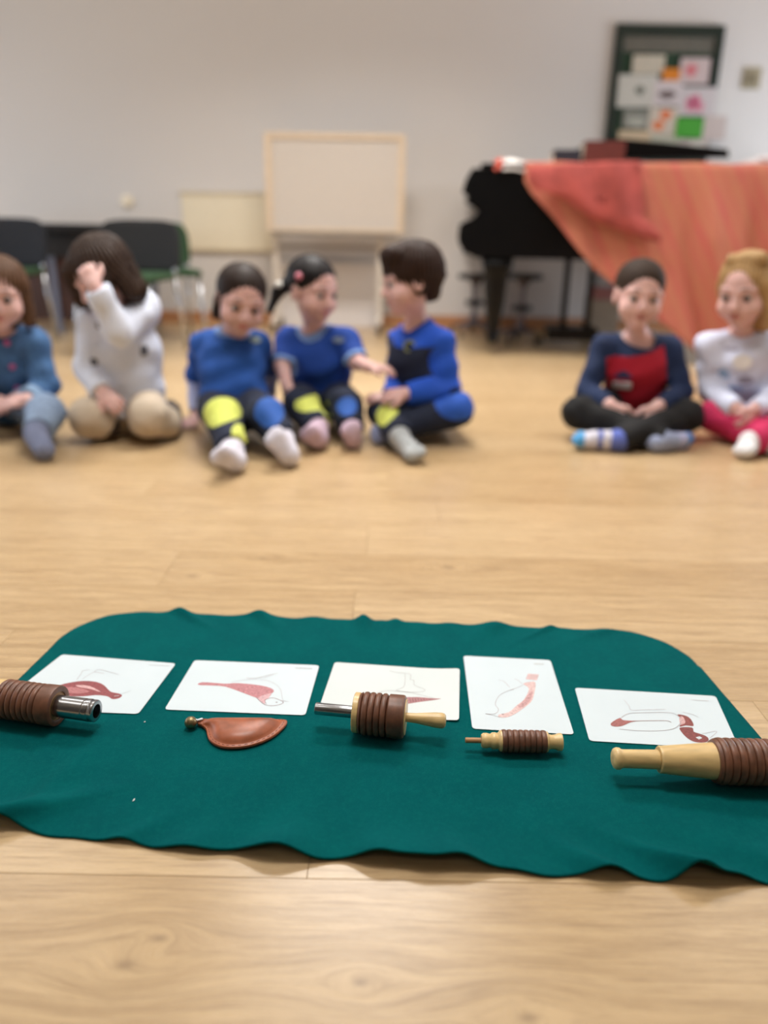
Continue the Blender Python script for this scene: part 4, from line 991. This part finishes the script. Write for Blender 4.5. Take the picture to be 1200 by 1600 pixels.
# --- girl in the denim jacket at the left edge
kA, infA = child('girl in a denim jacket with pink buttons and pale jeans, at the left edge', dict(
    head=P(0, 462, 2.44), look=(16, 6, 2), hs=1.0, pelvis=PV(5, 2.58), chest=P(6, 566, 2.52), neck=P(2, 518, 2.50),
    sh=two(P(-42, 535, 2.50), P(52, 535, 2.50)), el=two(P(-62, 605, 2.47), P(72, 602, 2.47)), wr=two(P(-25, 628, 2.38), P(40, 626, 2.38)),
    hand=two(((1, -.3, -.1), (.1, .5, -.8), 1, .8), ((-1, -.3, -.1), (-.1, .5, -.8), -1, .8)),
    kn=two(P(-85, 655, 2.42), P(72, 645, 2.38)), an=two(G(-40, 690, .05), G(58, 678, .06)), heel=two(G(-30, 695, .03), G(72, 708, .028)), toe=two(G(-100, 695, .03), G(46, 672, .07)),
    skin=SK1, brow=HBR, hair=HBR, hair_vol=1.0, strand=.002, locks=[((.062, .0, .03), (.076, .0, -.075), .024, .020), ((-.062, .0, .03), (-.078, .0, -.075), .024, .020), ((0, -.06, 0), (0, -.06, -.09), .06, .045)], clear_low=True, face_cut=(.108, -.03, .060),
    pants=M('pale_denim', (136, 156, 184), .9, var=.1, scale=60), leg_in=.014, pant_cut=.1, socks=two(M('grey_blue_sock', (120, 128, 156), .9), M('grey_blue_sock', (120, 128, 156), .9)),
    shirt=M('blue_denim', (66, 104, 150), .85, var=.14, scale=50, bump=.2), top_name='jacket', sleeve=(1.9, 1.85), thick=.014, fold=.004, cuff=M('turned_pale_denim_cuff', (132, 158, 188), .9), cuff_w=.03, collar=M('denim_collar', (46, 76, 116), .85), collar_r=.060))
for py in (536, 573, 606):
    h = front_point(kA, 11+(py-536)*.22, py, ('jacket', 'collar'))
    if h: patch('button', kA, h[0], h[1] if h[1][1] < 0 else -h[1], Z3, .019, .019, M('pink_button', (196, 96, 150), .4), .004, 'pink flower-like button')

for _n, _m in list(_mats.items()):
    if _n.startswith('hair'): _m.node_tree.nodes['Principled BSDF'].inputs['Specular IOR Level'].default_value = .2


# ================================================================== BACKGROUND FURNITURE
def cushion(name, x0, x1, y0, y1, z0, z1, m, parent, r, mat=None):
    bm = bmesh.new(); bbox(bm, x0, x1, y0, y1, z0, z1, 0); 
    bmesh.ops.bevel(bm, geom=list(bm.edges), offset=r, segments=4, affect='EDGES', profile=.5)
    if mat is not None: bmesh.ops.transform(bm, matrix=mat, verts=bm.verts)
    return frombm(name, bm, m, parent, True)
BLK = M('black_upholstery', (17, 18, 21), .8, var=.08, scale=60); GRN = M('green_upholstery', (36, 66, 38), .85, var=.08, scale=60)
CHR = M('chrome_tube', (190, 192, 196), .25, metal=.9, var=.02)
def chair(loc, rz, label, backm=BLK, seatm=GRN):
    e = empty('stacking_chair', loc, label, 'chair', 'chairs along the back wall', rz); MW = Matrix.Translation(loc) @ Matrix.Rotation(rz, 4, 'Z')
    # local: front is -y
    cushion('seat', -.21, .21, -.20, .21, .385, .425, seatm, e, .018, MW)
    # curved backrest
    bm = bmesh.new(); NX, NZ = 14, 10; gr = {}
    for s_ in (0, 1):
        for i in range(NX+1):
            for j in range(NZ+1):
                u = -1+2*i/NX; v = -1+2*j/NZ; rx = .225*(1-.10*max(0, v)**3); zz = .555+.135*v*(1-.10*abs(u)**4)
                yy = .225-.035*u*u+.02*v+(.028 if s_ else 0); gr[s_, i, j] = bm.verts.new(MW @ Vector((rx*u*(1-.08*abs(v)**6), yy, zz)))
    for i in range(NX):
        for j in range(NZ):
            bm.faces.new([gr[0, i, j], gr[0, i+1, j], gr[0, i+1, j+1], gr[0, i, j+1]]); bm.faces.new([gr[1, i, j], gr[1, i, j+1], gr[1, i+1, j+1], gr[1, i+1, j]])
    for i in range(NX):
        for j in (0, NZ): bm.faces.new([gr[0, i, j], gr[1, i, j], gr[1, i+1, j], gr[0, i+1, j]])
    for j in range(NZ):
        for i in (0, NX): bm.faces.new([gr[0, i, j], gr[0, i, j+1], gr[1, i, j+1], gr[1, i, j]])
    frombm('backrest', bm, backm, e, True)
    for sx in (-1, 1):
        tube('leg', [MW @ Vector(p) for p in ((sx*.19, -.17, .39), (sx*.20, -.20, .2), (sx*.21, -.22, .0))], .011, CHR, e)
        tube('leg', [MW @ Vector(p) for p in ((sx*.20, .16, .39), (sx*.205, .21, .2), (sx*.21, .25, .0))], .011, CHR, e)
        tube('back_post', [MW @ Vector(p) for p in ((sx*.20, .14, .39), (sx*.20, .205, .46), (sx*.19, .225, .6))], .011, CHR, e)
    return e
c1 = P(15, 430, 4.5); chair((c1[0]-.05, 4.45, 0), .08, 'dark blue-black chair with a green seat at the left edge', M('blue_black_upholstery', (18, 21, 30), .8, var=.08))
c2 = P(222, 430, 4.5); chair((c2[0]+.005, 4.22, 0), -.10, 'black-backed chair with a green seat right of the kneeling girl')
c3 = P(262, 430, 4.8); chair((c3[0]-.03, 4.74, 0), .45, 'chair with a green backrest tucked behind the black-backed chair', GRN, GRN)
# dark desk between the chairs
de = empty('desk', (-2.1, 5.25, 0), 'dark desk with a brown modesty panel behind the chairs on the left', 'desk')
DW = M('dark_red_brown_wood', (58, 30, 22), .45, var=.2, scale=12, stretch=(1, 1, 12)); DB = M('desk_black_top', (20, 18, 20), .5, var=.1)
bm = bmesh.new(); bbox(bm, -2.75, -1.55, 5.00, 5.55, .62, .665, .006); frombm('desk_top', bm, DB, de)
box('apron', -2.70, -1.60, 5.04, 5.06, .47, .62, DB, de); box('modesty_panel', -2.70, -1.64, 5.06, 5.08, .08, .47, DW, de)
for lx in (-2.70, -2.13, -1.63):
    for ly in (5.06, 5.50): box('leg', lx, lx+.035, ly-.018, ly+.018, 0, .62, M('desk_leg_metal', (120, 126, 146), .4, metal=.6), de)

# rolling whiteboard
WBF = M('beige_wood_frame', (216, 194, 168), .5, var=.06, scale=20, stretch=(1, 1, 8)); WBP = M('offwhite_board', (206, 196, 186), .35, var=.01)
GREYM = M('grey_metal', (150, 140, 130), .4, metal=.4)
Yb = 5.40; a = P(412, 206, Yb); b = P(634, 209, Yb); x0, x1, zt = a[0], b[0], a[2]; zb = P(520, 364, Yb)[2]
wb = empty('rolling_whiteboard', ((x0+x1)/2, Yb, 0), 'rolling whiteboard in a beige wooden frame on a castored stand', 'whiteboard')
box('board_panel', x0+.03, x1-.03, Yb, Yb+.018, zb+.03, zt-.03, WBP, wb)
for nm, q in (('frame_top', (x0, x1, zt-.035, zt)), ('frame_bottom', (x0+.0, x1, zb, zb+.03)), ('frame_side', (x0, x0+.042, zb+.03, zt-.035)), ('frame_side', (x1-.042, x1, zb+.03, zt-.035))):
    bm = bmesh.new(); bbox(bm, q[0], q[1], Yb-.012, Yb+.026, q[2], q[3], .004); frombm(nm, bm, WBF, wb)
bm = bmesh.new(); bbox(bm, x0+.04, x1-.04, Yb-.065, Yb-.012, zb-.018, zb-.004, .003); bbox(bm, x0+.04, x1-.04, Yb-.068, Yb-.062, zb-.018, zb+.006, 0); o = frombm('pen_tray', bm, GREYM, wb)
xl, xr = x0+.05, P(594, 400, Yb)[0]
WPOST = M('white_post', (214, 204, 192), .45)
for xx in (xl, xr):
    box('post', xx-.018, xx+.018, Yb+.03, Yb+.06, .09, zb+.05, WPOST, wb)
    bm = bmesh.new(); bbox(bm, xx-.02, xx+.02, Yb-.17, Yb+.26, .065, .10, .006); frombm('foot_bar', bm, WPOST, wb)
    for dy in (-.15, .24):
        lathe('caster', (xx-.012, Yb+dy, .032), (xx+.012, Yb+dy, .032), [(0, .026), (.003, .032), (.021, .032), (.024, .026)], M('dark_caster', (70, 58, 52), .5), wb, 20)
zc = P(520, 386, Yb)[2]; box('crossbar', xl, xr, Yb+.035, Yb+.055, zc-.016, zc+.012, GREYM, wb)
# white panel leaning behind
a = P(428, 388, 5.72); b = P(592, 497, 5.72)
bm = bmesh.new(); bbox(bm, a[0], b[0], 5.71, 5.735, .09, a[2], .004); o = frombm('white_panel', bm, M('white_lacquer_panel', (232, 226, 224), .5, var=.01))
tag(o, 'plain white panel standing against the wall under the rolling whiteboard', 'board')
o.location.z = -.09; 
# cream board on wall
a = P(279, 299, 5.77); b = P(418, 394, 5.77)
cb = empty('cream_board', ((a[0]+b[0])/2, 5.78, b[2]), 'small cream yellow board on the wall left of the whiteboard', 'board')
box('panel', a[0]+.015, b[0]+.06, 5.775, 5.795, b[2]+.012, a[2]-.015, M('cream_panel', (238, 226, 200), .6, var=.01), cb)
bm = bmesh.new(); bbox(bm, a[0], b[0]+.075, 5.768, 5.80, a[2]-.018, a[2], .002); frombm('frame_top', bm, M('cream_frame', (206, 190, 160), .5), cb)
bm = bmesh.new(); bbox(bm, a[0], b[0]+.075, 5.768, 5.80, b[2], b[2]+.014, .002); frombm('frame_bottom', bm, M('cream_frame', (206, 190, 160), .5), cb)
# round wall button and socket plate
p = P(198, 315, 5.79); o = lathe('wall_button', (p[0], 5.80, p[2]), (p[0], 5.76, p[2]), [(0, .045), (.01, .045), (.016, .036), (.022, .034), (.024, .02)], M('cream_plastic', (240, 228, 206), .4))
tag(o, 'round cream wall fitting above the left chairs', 'wall fitting')
p = P(1175, 122, 5.79); e = empty('light_switch', (p[0], 5.8, p[2]), 'beige square wall switch right of the green noticeboard', 'switch')
bm = bmesh.new(); bbox(bm, p[0]-.06, p[0]+.06, 5.788, 5.80, p[2]-.065, p[2]+.065, .004); frombm('plate', bm, M('beige_switch_plate', (168, 156, 130), .5), e)
bm = bmesh.new(); bbox(bm, p[0]-.035, p[0]+.035, 5.780, 5.790, p[2]-.04, p[2]+.03, .003); frombm('rocker', bm, M('switch_rocker', (132, 120, 94), .5), e)

# green noticeboard (a framed board with a grey header panel) and papers
Yn = 5.77
N = lambda cx, cy, Y=Yn: P(920+cx/4.2857, 20+cy/4.2857, Y)
tl, tr_, bl = N(190, 70), N(920, 85), N(135, 880)
nx0, nx1, nz1, nz0 = tl[0], tr_[0], (tl[2]+tr_[2])/2, bl[2]-.10
GB = M('dark_green_board', (16, 56, 28), .6, var=.08); GF = M('dark_green_frame', (10, 30, 18), .4)
nb_ = empty('noticeboard', ((nx0+nx1)/2, Yn, nz0), 'dark green framed noticeboard on the wall above the piano', 'noticeboard')
box('board_panel', nx0+.04, nx1-.04, Yn+.012, Yn+.028, nz0+.04, nz1-.05, GB, nb_)
for nm, q in (('frame_rail', (nx0, nx1, nz1-.065, nz1)), ('frame_rail', (nx0, nx1, nz0, nz0+.05)), ('frame_stile', (nx0, nx0+.055, nz0+.05, nz1-.065)), ('frame_stile', (nx1-.055, nx1, nz0+.05, nz1-.065))):
    bm = bmesh.new(); bbox(bm, q[0], q[1], Yn-.008, Yn+.03, q[2], q[3], .005); frombm(nm, bm, GF, nb_)
ha, hb_ = N(225, 150), N(850, 270)
bm = bmesh.new(); bbox(bm, ha[0], hb_[0], Yn+.004, Yn+.013, hb_[2], ha[2], .002); frombm('header_strip', bm, M('grey_header', (98, 94, 84), .5), nb_)
papers = [((300, 280, 500, 410), (196, 186, 168), 'cream paper sheet at the upper left of the noticeboard', []),
          ((620, 300, 795, 480), (200, 180, 178), 'pink-tinged paper with a red blot at the upper right of the noticeboard', [((650, 340, 720, 430), (206, 120, 124))]),
          ((500, 372, 605, 455), (216, 128, 34), 'small orange paper at the centre top of the noticeboard', []),
          ((205, 410, 440, 635), (200, 196, 186), 'white sheet with a small grey bird on the left of the noticeboard', [((315, 490, 370, 550), (110, 112, 100))]),
          ((445, 450, 612, 625), (206, 194, 194), 'pinkish white sheet with a dark band in the middle of the noticeboard', [((470, 520, 580, 578), (104, 88, 86))]),
          ((612, 495, 832, 692), (200, 190, 190), 'white sheet with a pink letter-like shape on the right of the noticeboard', [((655, 560, 690, 660), (206, 120, 142)), ((690, 545, 735, 660), (200, 104, 130)), ((735, 590, 765, 670), (210, 140, 156))]),
          ((235, 645, 395, 775), (136, 136, 126), 'grey photo print at the lower left of the noticeboard', [((255, 700, 380, 760), (180, 178, 166))]),
          ((412, 632, 582, 815), (206, 192, 176), 'white sheet with orange figures under the middle of the noticeboard', [((480, 650, 550, 720), (222, 118, 70)), ((430, 720, 500, 790), (222, 124, 76))]),
          ((590, 700, 756, 838), (70, 156, 48), 'bright green card on the lower right of the noticeboard', []),
          ((200, 785, 405, 885), (202, 180, 150), 'peach paper at the bottom left of the noticeboard', []),
          ((405, 815, 600, 925), (182, 180, 162), 'pale greenish paper at the bottom of the noticeboard', []),
          ((610, 845, 790, 945), (188, 176, 168), 'beige paper below the bright green card', [((680, 860, 760, 930), (214, 208, 196))]),
          ((775, 690, 905, 850), (196, 180, 174), 'pale pink paper hanging off the right edge of the noticeboard', [])]
for i, (q, rgb, lab, marks) in enumerate(papers):
    yy = Yn-.010-.0012*(i % 5)-(.004 if i in (2, 8) else 0); a, b = N(q[0], q[1], yy), N(q[2], q[3], yy)
    bm = bmesh.new(); ry_ = Matrix.Rotation(math.radians(random.uniform(-1.2, 1.2)), 4, 'Y'); cx_ = (a[0]+b[0])/2; cz_ = (a[2]+b[2])/2
    MM = Matrix.Translation((cx_, yy, cz_)) @ ry_ @ Matrix.Translation((-cx_, -yy, -cz_))
    bbox(bm, a[0], b[0], yy-.0004, yy+.0004, b[2], a[2], 0, MM)
    o = frombm('paper_sheet', bm, M('paper_%d_%d_%d' % rgb, rgb, .8, var=.02)); tag(o, lab, 'paper', 'papers pinned to the noticeboard')
    for mq, mr in marks:
        a, b = N(mq[0], mq[1], yy-.001), N(mq[2], mq[3], yy-.001); pts = [((a[0]+b[0])/2+(b[0]-a[0])/2*math.cos(t)*(1+.12*math.sin(3*t)), (a[2]+b[2])/2+(a[2]-b[2])/2*math.sin(t)*(1+.1*math.cos(5*t))) for t in np.linspace(0, 2*PI, 18, endpoint=False)]
        prism('drawing', pts, .0003, 'y', yy-.0012, M('mark_%d_%d_%d' % mr, mr, .8), o)

# ---- grand piano, keyboard end to the left, seen from its curved side
PB = M('piano_black_lacquer', (5, 5, 6), .32, var=.02); PB.node_tree.nodes['Principled BSDF'].inputs['Specular IOR Level'].default_value = .25; YP = 4.38
pi_ = empty('grand_piano', (1.3, 5.0, 0), 'black grand piano partly covered by the terracotta cloth', 'piano')
X = lambda px, py: (lambda v: (v[0], v[2]))(P(px, py, YP))
# cheek and case profile along the side (x, z)
top = X(740, 262)[1]; bot = X(800, 404)[1]
prof = [X(738, 263), X(728, 280), X(722, 301), X(736, 307), X(748, 318), X(748, 333), X(738, 343), X(718, 350), X(715, 372), X(719, 386), X(732, 397), X(745, 402)]
prof = [(float(a), float(b)) for a, b in prof]
side = prof+[(float(X(905, 404)[0]), bot), (2.75, bot-.0), (2.75, top), ]
prism('case_side', side, .05, 'y', YP, PB, pi_, .004)
prism('case_side', side, .05, 'y', YP+1.30, PB, pi_, .004)
# body fill: keybed, case
box('keybed', .46, 1.0, YP+.05, YP+1.30, bot+.0, bot+.13, PB, pi_, .004)
box('soundboard_case', .80, 2.45, YP+.05, YP+1.30, bot+.02, top-.03, PB, pi_, .004)
kb = box('key_slip', .40, .44, YP+.05, YP+1.30, bot+.02, bot+.19, PB, pi_, .003)
IV = M('ivory_keys', (235, 230, 220), .3); nk = 52; wkey = 1.22/nk; km = None
for i in range(nk):
    y0 = YP+.12+i*wkey
    if km is None:
        bm = bmesh.new(); bbox(bm, 0, .15, .0006, wkey-.0006, 0, .02, .0006); o = frombm('white_key', bm, IV); km = o.data
    else: o = bpy.data.objects.new('white_key', km); COL.objects.link(o)
    o.parent = pi_; o.matrix_parent_inverse = Matrix.Translation(pi_.location).inverted(); o.location = (.442, y0, bot+.175)
km = None
for i in range(nk-1):
    if i % 7 in (2, 6): continue
    y0 = YP+.12+(i+.68)*wkey
    if km is None:
        bm = bmesh.new(); bbox(bm, 0, .095, 0, wkey*.55, 0, .030, .001); o = frombm('black_key', bm, PB); km = o.data
    else: o = bpy.data.objects.new('black_key', km); COL.objects.link(o)
    o.parent = pi_; o.matrix_parent_inverse = Matrix.Translation(pi_.location).inverted(); o.location = (.497, y0, bot+.178)
box('fallboard', .60, .63, YP+.05, YP+1.30, bot+.19, top-.02, PB, pi_, .003)
# closed lid
lid = [(.47, YP-.01), (2.15, YP-.01), (2.45, YP+.12), (2.62, YP+.5), (2.80, YP+.95), (2.80, YP+1.34), (.47, YP+1.34)]
prism('lid', lid, .022, 'z', top, PB, pi_, .003)
# raised front flap / music desk wedge seen above the cloth
fp = [X(862, 246), X(882, 236), X(905, 222), X(952, 219), X(1000, 222), X(1110, 236), X(1112, 245)]
fp = [(float(P(px, py, YP+.45)[0]), max(top+.022, float(P(px, py, YP+.45)[2]))) for px, py in ((858, 250), (882, 236), (905, 224), (952, 219), (1010, 225), (1110, 237), (1112, 250))]
prism('folded_lid_flap', fp, .03, 'y', YP+.45, PB, pi_, .003)
# legs: front leg with scrolled bracket, tapering, brass caster
def pleg(px, Y, xo=0):
    cx = xo if xo else float(P(px, 480, Y)[0]); bm = bmesh.new()
    secs = [(bot, .085, .07), (bot-.05, .082, .066), (bot-.09, .064, .058), (bot-.13, .060, .055), (bot-.24, .052, .048), (.16, .034, .034), (.095, .026, .028), (.09, .030, .032), (.07, .030, .032)]
    rg = []
    for z_, a_, b_ in secs:
        ring = []
        for t in range(24):
            an_ = 2*PI*t/24; c, s = math.cos(an_), math.sin(an_); ring.append(bm.verts.new((cx+a_*math.copysign(abs(c)**.5, c), Y+b_*math.copysign(abs(s)**.5, s), z_)))
        rg.append(ring)
    for i in range(len(rg)-1):
        for t in range(24): bm.faces.new((rg[i][t], rg[i][(t+1) % 24], rg[i+1][(t+1) % 24], rg[i+1][t]))
    bm.faces.new(rg[0]); bm.faces.new(rg[-1]); lg_ = frombm('leg', bm, PB, pi_, True)
    br = M('brass_caster', (150, 110, 50), .35, metal=.9)
    lathe('caster_cup', (cx, Y, .075), (cx, Y, .045), [(0, .022), (.015, .020), (.028, .012)], br, lg_, 20)
    lathe('caster_wheel', (cx-.013, Y, .030), (cx+.013, Y, .030), [(0, .022), (.004, .030), (.022, .030), (.026, .022)], br, lg_, 20)
    return cx
cx = pleg(770, YP+.09); pleg(770, YP+1.28, cx+.0); pleg(0, YP+.80, 2.35)
# pedal lyre
Yl = 4.95; lx0 = float(P(887, 470, Yl)[0])-.09; lx1 = float(P(918, 470, Yl)[0])-.07
zl = float(P(890, 516, Yl)[2])
box('lyre_post', lx0-.018, lx0+.018, Yl-.02, Yl+.02, .10, bot+.02, PB, pi_, .003); box('lyre_post', lx1-.016, lx1+.016, Yl-.02, Yl+.02, .10, bot+.02, PB, pi_, .003)
bm = bmesh.new(); bbox(bm, lx0-.10, lx1+.06, Yl-.13, Yl+.10, .05, .125, .01); frombm('pedal_box', bm, PB, pi_)
for i in range(3): box('pedal', lx0-.19, lx0-.09, Yl-.08+i*.06, Yl-.055+i*.06, .065, .078, BRASS, pi_, .003)
box('lyre_brace', lx0, lx0+.02, Yl-.1, Yl+.1, .12, .14, PB, pi_)

# stools behind the piano leg
def stool(px0, px1, Y, label):
    xa, xb = P(px0, 432, Y)[0], P(px1, 432, Y)[0]; cx = (xa+xb)/2; r = (xb-xa)/2; zt = float(P(px0, 427, Y)[2])
    e = empty('round_stool', (cx, Y, 0), label, 'stool', 'round stools behind the piano'); SB = M('stool_black', (24, 22, 26), .5); SG = M('stool_grey_metal', (96, 88, 92), .4, metal=.5)
    lathe('seat', (cx, Y, zt-.035), (cx, Y, zt), [(0, r*.92), (.004, r), (.028, r), (.034, r*.94), (.035, r*.8)], SB, e)
    lathe('column', (cx, Y, .06), (cx, Y, zt-.03), [(0, .032), (.07, .03), (.08, .018), (zt-.14, .018), (zt-.12, .035), (zt-.092, .05)], SG, e, 20)
    lathe('height_collar', (cx, Y, .20), (cx, Y, .235), [(0, .05), (.008, .062), (.027, .062), (.035, .05)], SB, e, 24)
    for k in range(5):
        a_ = 2*PI*k/5+.3; q = Vector((cx+.15*math.cos(a_), Y+.15*math.sin(a_), .055))
        tube('foot', [(cx, Y, .085), (cx+.08*math.cos(a_), Y+.08*math.sin(a_), .075), tuple(q)], [.016, .014, .011], SG, e, 10)
        lathe('caster', q+Vector((-.011, 0, -.029)), q+Vector((.011, 0, -.029)), [(0, .02), (.003, .026), (.019, .026), (.022, .02)], SB, e, 16)
stool(716, 772, 5.32, 'black round castored stool left of the piano leg')
stool(790, 848, 4.98, 'black round castored stool right of the piano leg')

# books and papers on the piano
def book(px0, px1, pyb, Y, th, m, lab, dep=.24):
    a = P(px0, pyb, Y); b = P(px1, pyb, Y); z0 = max(top+.0225, 0); e = empty('book', (a[0], Y, z0), lab, 'book', 'books on the piano')
    return e, a[0], b[0]
z0 = top+.0222; Yk = YP+.18
bx0 = float(P(858, 240, Yk)[0]); bx1 = float(P(900, 240, Yk)[0]); bx2 = float(P(948, 240, Yk)[0]); 
for (xa, xb, za, zb_, m, lab) in ((bx0, bx1, z0+.012, float(P(875, 235, Yk)[2]), M('book_dark_blue', (34, 36, 48), .5), 'small dark book lying on the left end of the piano lid'),
                                 (bx1+.012, bx2+.06, z0+.012, float(P(920, 222, Yk)[2]), M('book_red_brown', (92, 40, 34), .5), 'thick red-brown book lying on the piano lid'),):
    e = empty('book', ((xa+xb)/2, Yk, za), lab, 'book')
    bm = bmesh.new(); bbox(bm, xa+.004, xb-.004, Yk+.003, Yk+.197, za+.003, zb_-.003, 0); frombm('pages', bm, M('book_pages', (206, 196, 176), .8), e)
    bm = bmesh.new(); bbox(bm, xa, xb, Yk, Yk+.2, zb_-.0035, zb_, .001); bbox(bm, xa, xb, Yk, Yk+.2, za, za+.0035, .001); bbox(bm, xa, xb, Yk, Yk+.004, za, zb_, .001); cv_ = frombm('cover', bm, m, e)
# loose papers at the keyboard end
pa = P(780, 266, YP+.12); pb_ = P(822, 262, YP+.12)
for (xa, xb, rgb, lab, dz, rt) in ((pa[0], pb_[0], (236, 230, 226), 'crumpled white paper on the keyboard end of the piano', .0, .2), (pa[0]-.045, pa[0]-.006, (196, 88, 72), 'small red-orange leaflet beside the white paper on the piano', .004, -.3)):
    bm = bmesh.new(); NX = 10; gr = {}
    for i in range(NX+1):
        for j in range(6):
            u, v = i/NX, j/5; gr[i, j] = bm.verts.new((xa+(xb-xa)*u, YP-.02+.16*v+rt*.04*u, z0+dz+.006+.030*abs(math.sin(u*3.1+rt*3))*(.4+.6*v)-(.05 if v < .05 else 0)))
    for i in range(NX):
        for j in range(5): bm.faces.new((gr[i, j], gr[i+1, j], gr[i+1, j+1], gr[i, j+1]))
    o = frombm('paper_sheet', bm, M('paper_%d_%d_%d' % rgb, rgb, .8, var=.02), None, True); md = o.modifiers.new('t', 'SOLIDIFY'); md.thickness = .001; tag(o, lab, 'paper')
# stack of white papers on the right, on the cloth
px_ = float(P(1128, 240, YP+.3)[0])
for i, (w_, lab) in enumerate(((.50, 'lowest sheaf of white paper on the cloth at the right end of the piano'), (.40, 'upper sheaf of white paper on the cloth at the right end of the piano'))):
    bm = bmesh.new(); bbox(bm, px_+.07*i, px_+.07*i+w_, YP+.14, YP+.42, top+.034+.024*i, top+.056+.024*i, .003, Matrix.Translation((px_, YP+.3, 0)) @ Matrix.Rotation(.05-.09*i, 4, 'Z') @ Matrix.Translation((-px_, -YP-.3, 0)))
    tag(frombm('paper_sheaf', bm, M('white_paper', (232, 232, 234), .7, var=.01)), lab, 'papers')

# ---- terracotta cloth draped over the piano
STR = stripe_mat(); RED = M('red_cloth_fold', (160, 72, 66), .9, var=.14, scale=9)
def edge(x):       # bottom outline of the hanging side
    k = [(P(818, 285, YP)[0], P(818, 285, YP)[2]), (P(826, 300, YP)[0], P(826, 302, YP)[2]), (P(870, 350, YP)[0], P(870, 352, YP)[2]), (P(925, 415, YP)[0], P(925, 418, YP)[2]), (P(985, 470, YP)[0], P(985, 470, YP)[2]), (P(1070, 545, YP)[0], P(1070, 545, YP)[2]), (1.95, .035), (3.0, .03)]
    return float(np.interp(x, [a[0] for a in k], [a[1] for a in k]))
xs = np.linspace(float(P(818, 270, YP)[0]), 2.78, 150); V = []; F = []; NB, NH = 14, 46
for i, x in enumerate(xs):
    for j in range(NB): V.append((x, YP+.62-(.62+.012)*j/(NB-1) if j < NB-1 else YP-.022, top+.0245+.004*math.sin(x*13+j*.7)**2+.006*math.exp(-((x-1.5)/.1)**2)))
    zb_ = edge(x)
    for j in range(1, NH+1):
        t = j/NH; z = top+.02+(zb_-top-.02)*t; dn = min(1, (top-z+.02)/.35)
        am = .35+.65*min(1, max(0, (x-1.2)/.6)); y = YP-.030-.030*am*dn*(1+math.sin(x*17+z*6.5))-.012*am*dn*math.sin(x*39+z*9)
        V.append((x+.012*dn*math.sin(z*9), y, z))
n = NB+NH
for i in range(len(xs)-1):
    for j in range(n-1): F.append((i*n+j, i*n+j+1, (i+1)*n+j+1, (i+1)*n+j))
dr = pydata('draped_cloth', V, F, STR, None, True); md = dr.modifiers.new('t', 'SOLIDIFY'); md.thickness = .003; md.offset = 1
tag(dr, 'terracotta striped cloth draped over the side of the grand piano', 'cloth')
# darker red fold lying over it
poly = [(828, 262), (880, 257), (940, 254), (998, 253), (1003, 300), (1003, 340), (1015, 352), (1030, 370), (1028, 378), (1000, 372), (960, 358), (920, 340), (890, 318), (862, 302), (835, 296), (826, 280)]
pts = np.array([P(a, b, YP-.11)[[0, 2]] for a, b in poly]); c0 = pts.mean(0); V = []; F = []; n = 160
dd = np.r_[0, np.cumsum(np.linalg.norm(np.diff(np.vstack([pts, pts[:1]]), axis=0), axis=1))]; s_ = np.linspace(0, dd[-1], n, endpoint=False); pp = np.vstack([pts, pts[:1]])
ox = np.interp(s_, dd, pp[:, 0]); oz = np.interp(s_, dd, pp[:, 1])
for k in range(1, 15):
    t = k/14
    for i in range(n):
        x = c0[0]+(ox[i]-c0[0])*t; z = c0[1]+(oz[i]-c0[1])*t; V.append((x, YP-.105-.012*math.sin(x*30+z*12)-.02*(1-t**4), z))
for k in range(13):
    for i in range(n): j = (i+1) % n; F.append((k*n+i, k*n+j, (k+1)*n+j, (k+1)*n+i))
V.append((c0[0], YP-.105-.012*math.sin(c0[0]*30+c0[1]*12)-.02, c0[1])); F += [(i, (i+1) % n, len(V)-1) for i in range(n)]
fo = pydata('folded_corner', V, F, RED, dr, True); md = fo.modifiers.new('t', 'SOLIDIFY'); md.thickness = .004; fo['label'] = 'darker red folded corner'

# coloured boxes beneath the piano
for (px0, px1, py0, py1, rgb, lab) in ((928, 966, 468, 505, (176, 160, 140), 'beige storage box under the piano'), (932, 960, 448, 470, (176, 120, 116), 'faded red carton stacked on the beige box under the piano'), (936, 962, 430, 449, (186, 190, 194), 'pale grey carton topmost in the stack under the piano')):
    a, b = P(px0, py0, 5.3), P(px1, py1, 5.3); z_lo = 0 if py1 == 505 else b[2]+.003
    e = empty('storage_box', ((a[0]+b[0])/2, 5.42, z_lo), lab, 'box', 'boxes stacked under the piano')
    z_hi = float(a[2])
    bm = bmesh.new(); bbox(bm, a[0], b[0], 5.3, 5.54, z_lo, z_hi-.02, .003); frombm('carton', bm, M('carton_%d' % rgb[0]+'_%d' % rgb[1], rgb, .8), e)
    bm = bmesh.new(); bbox(bm, a[0]-.004, b[0]+.004, 5.296, 5.544, z_hi-.02, z_hi-.001, .003); frombm('box_lid', bm, M('carton_%d' % rgb[0]+'_%d' % rgb[1], rgb, .8), e)

# the piano and all that lies on it stand turned a little away from the wall
PIV = Matrix.Translation((.40, YP, 0)) @ Matrix.Rotation(math.radians(-6), 4, 'Z') @ Matrix.Translation((-.40, -YP, 0))
for o in list(COL.objects):
    if o.parent is None and (o == pi_ or o == dr or o.name.split('.')[0] in ('book', 'paper_sheaf') or (o.name.startswith('paper_sheet') and 'piano' in o.get('label', ''))):
        o.matrix_basis = PIV @ o.matrix_basis
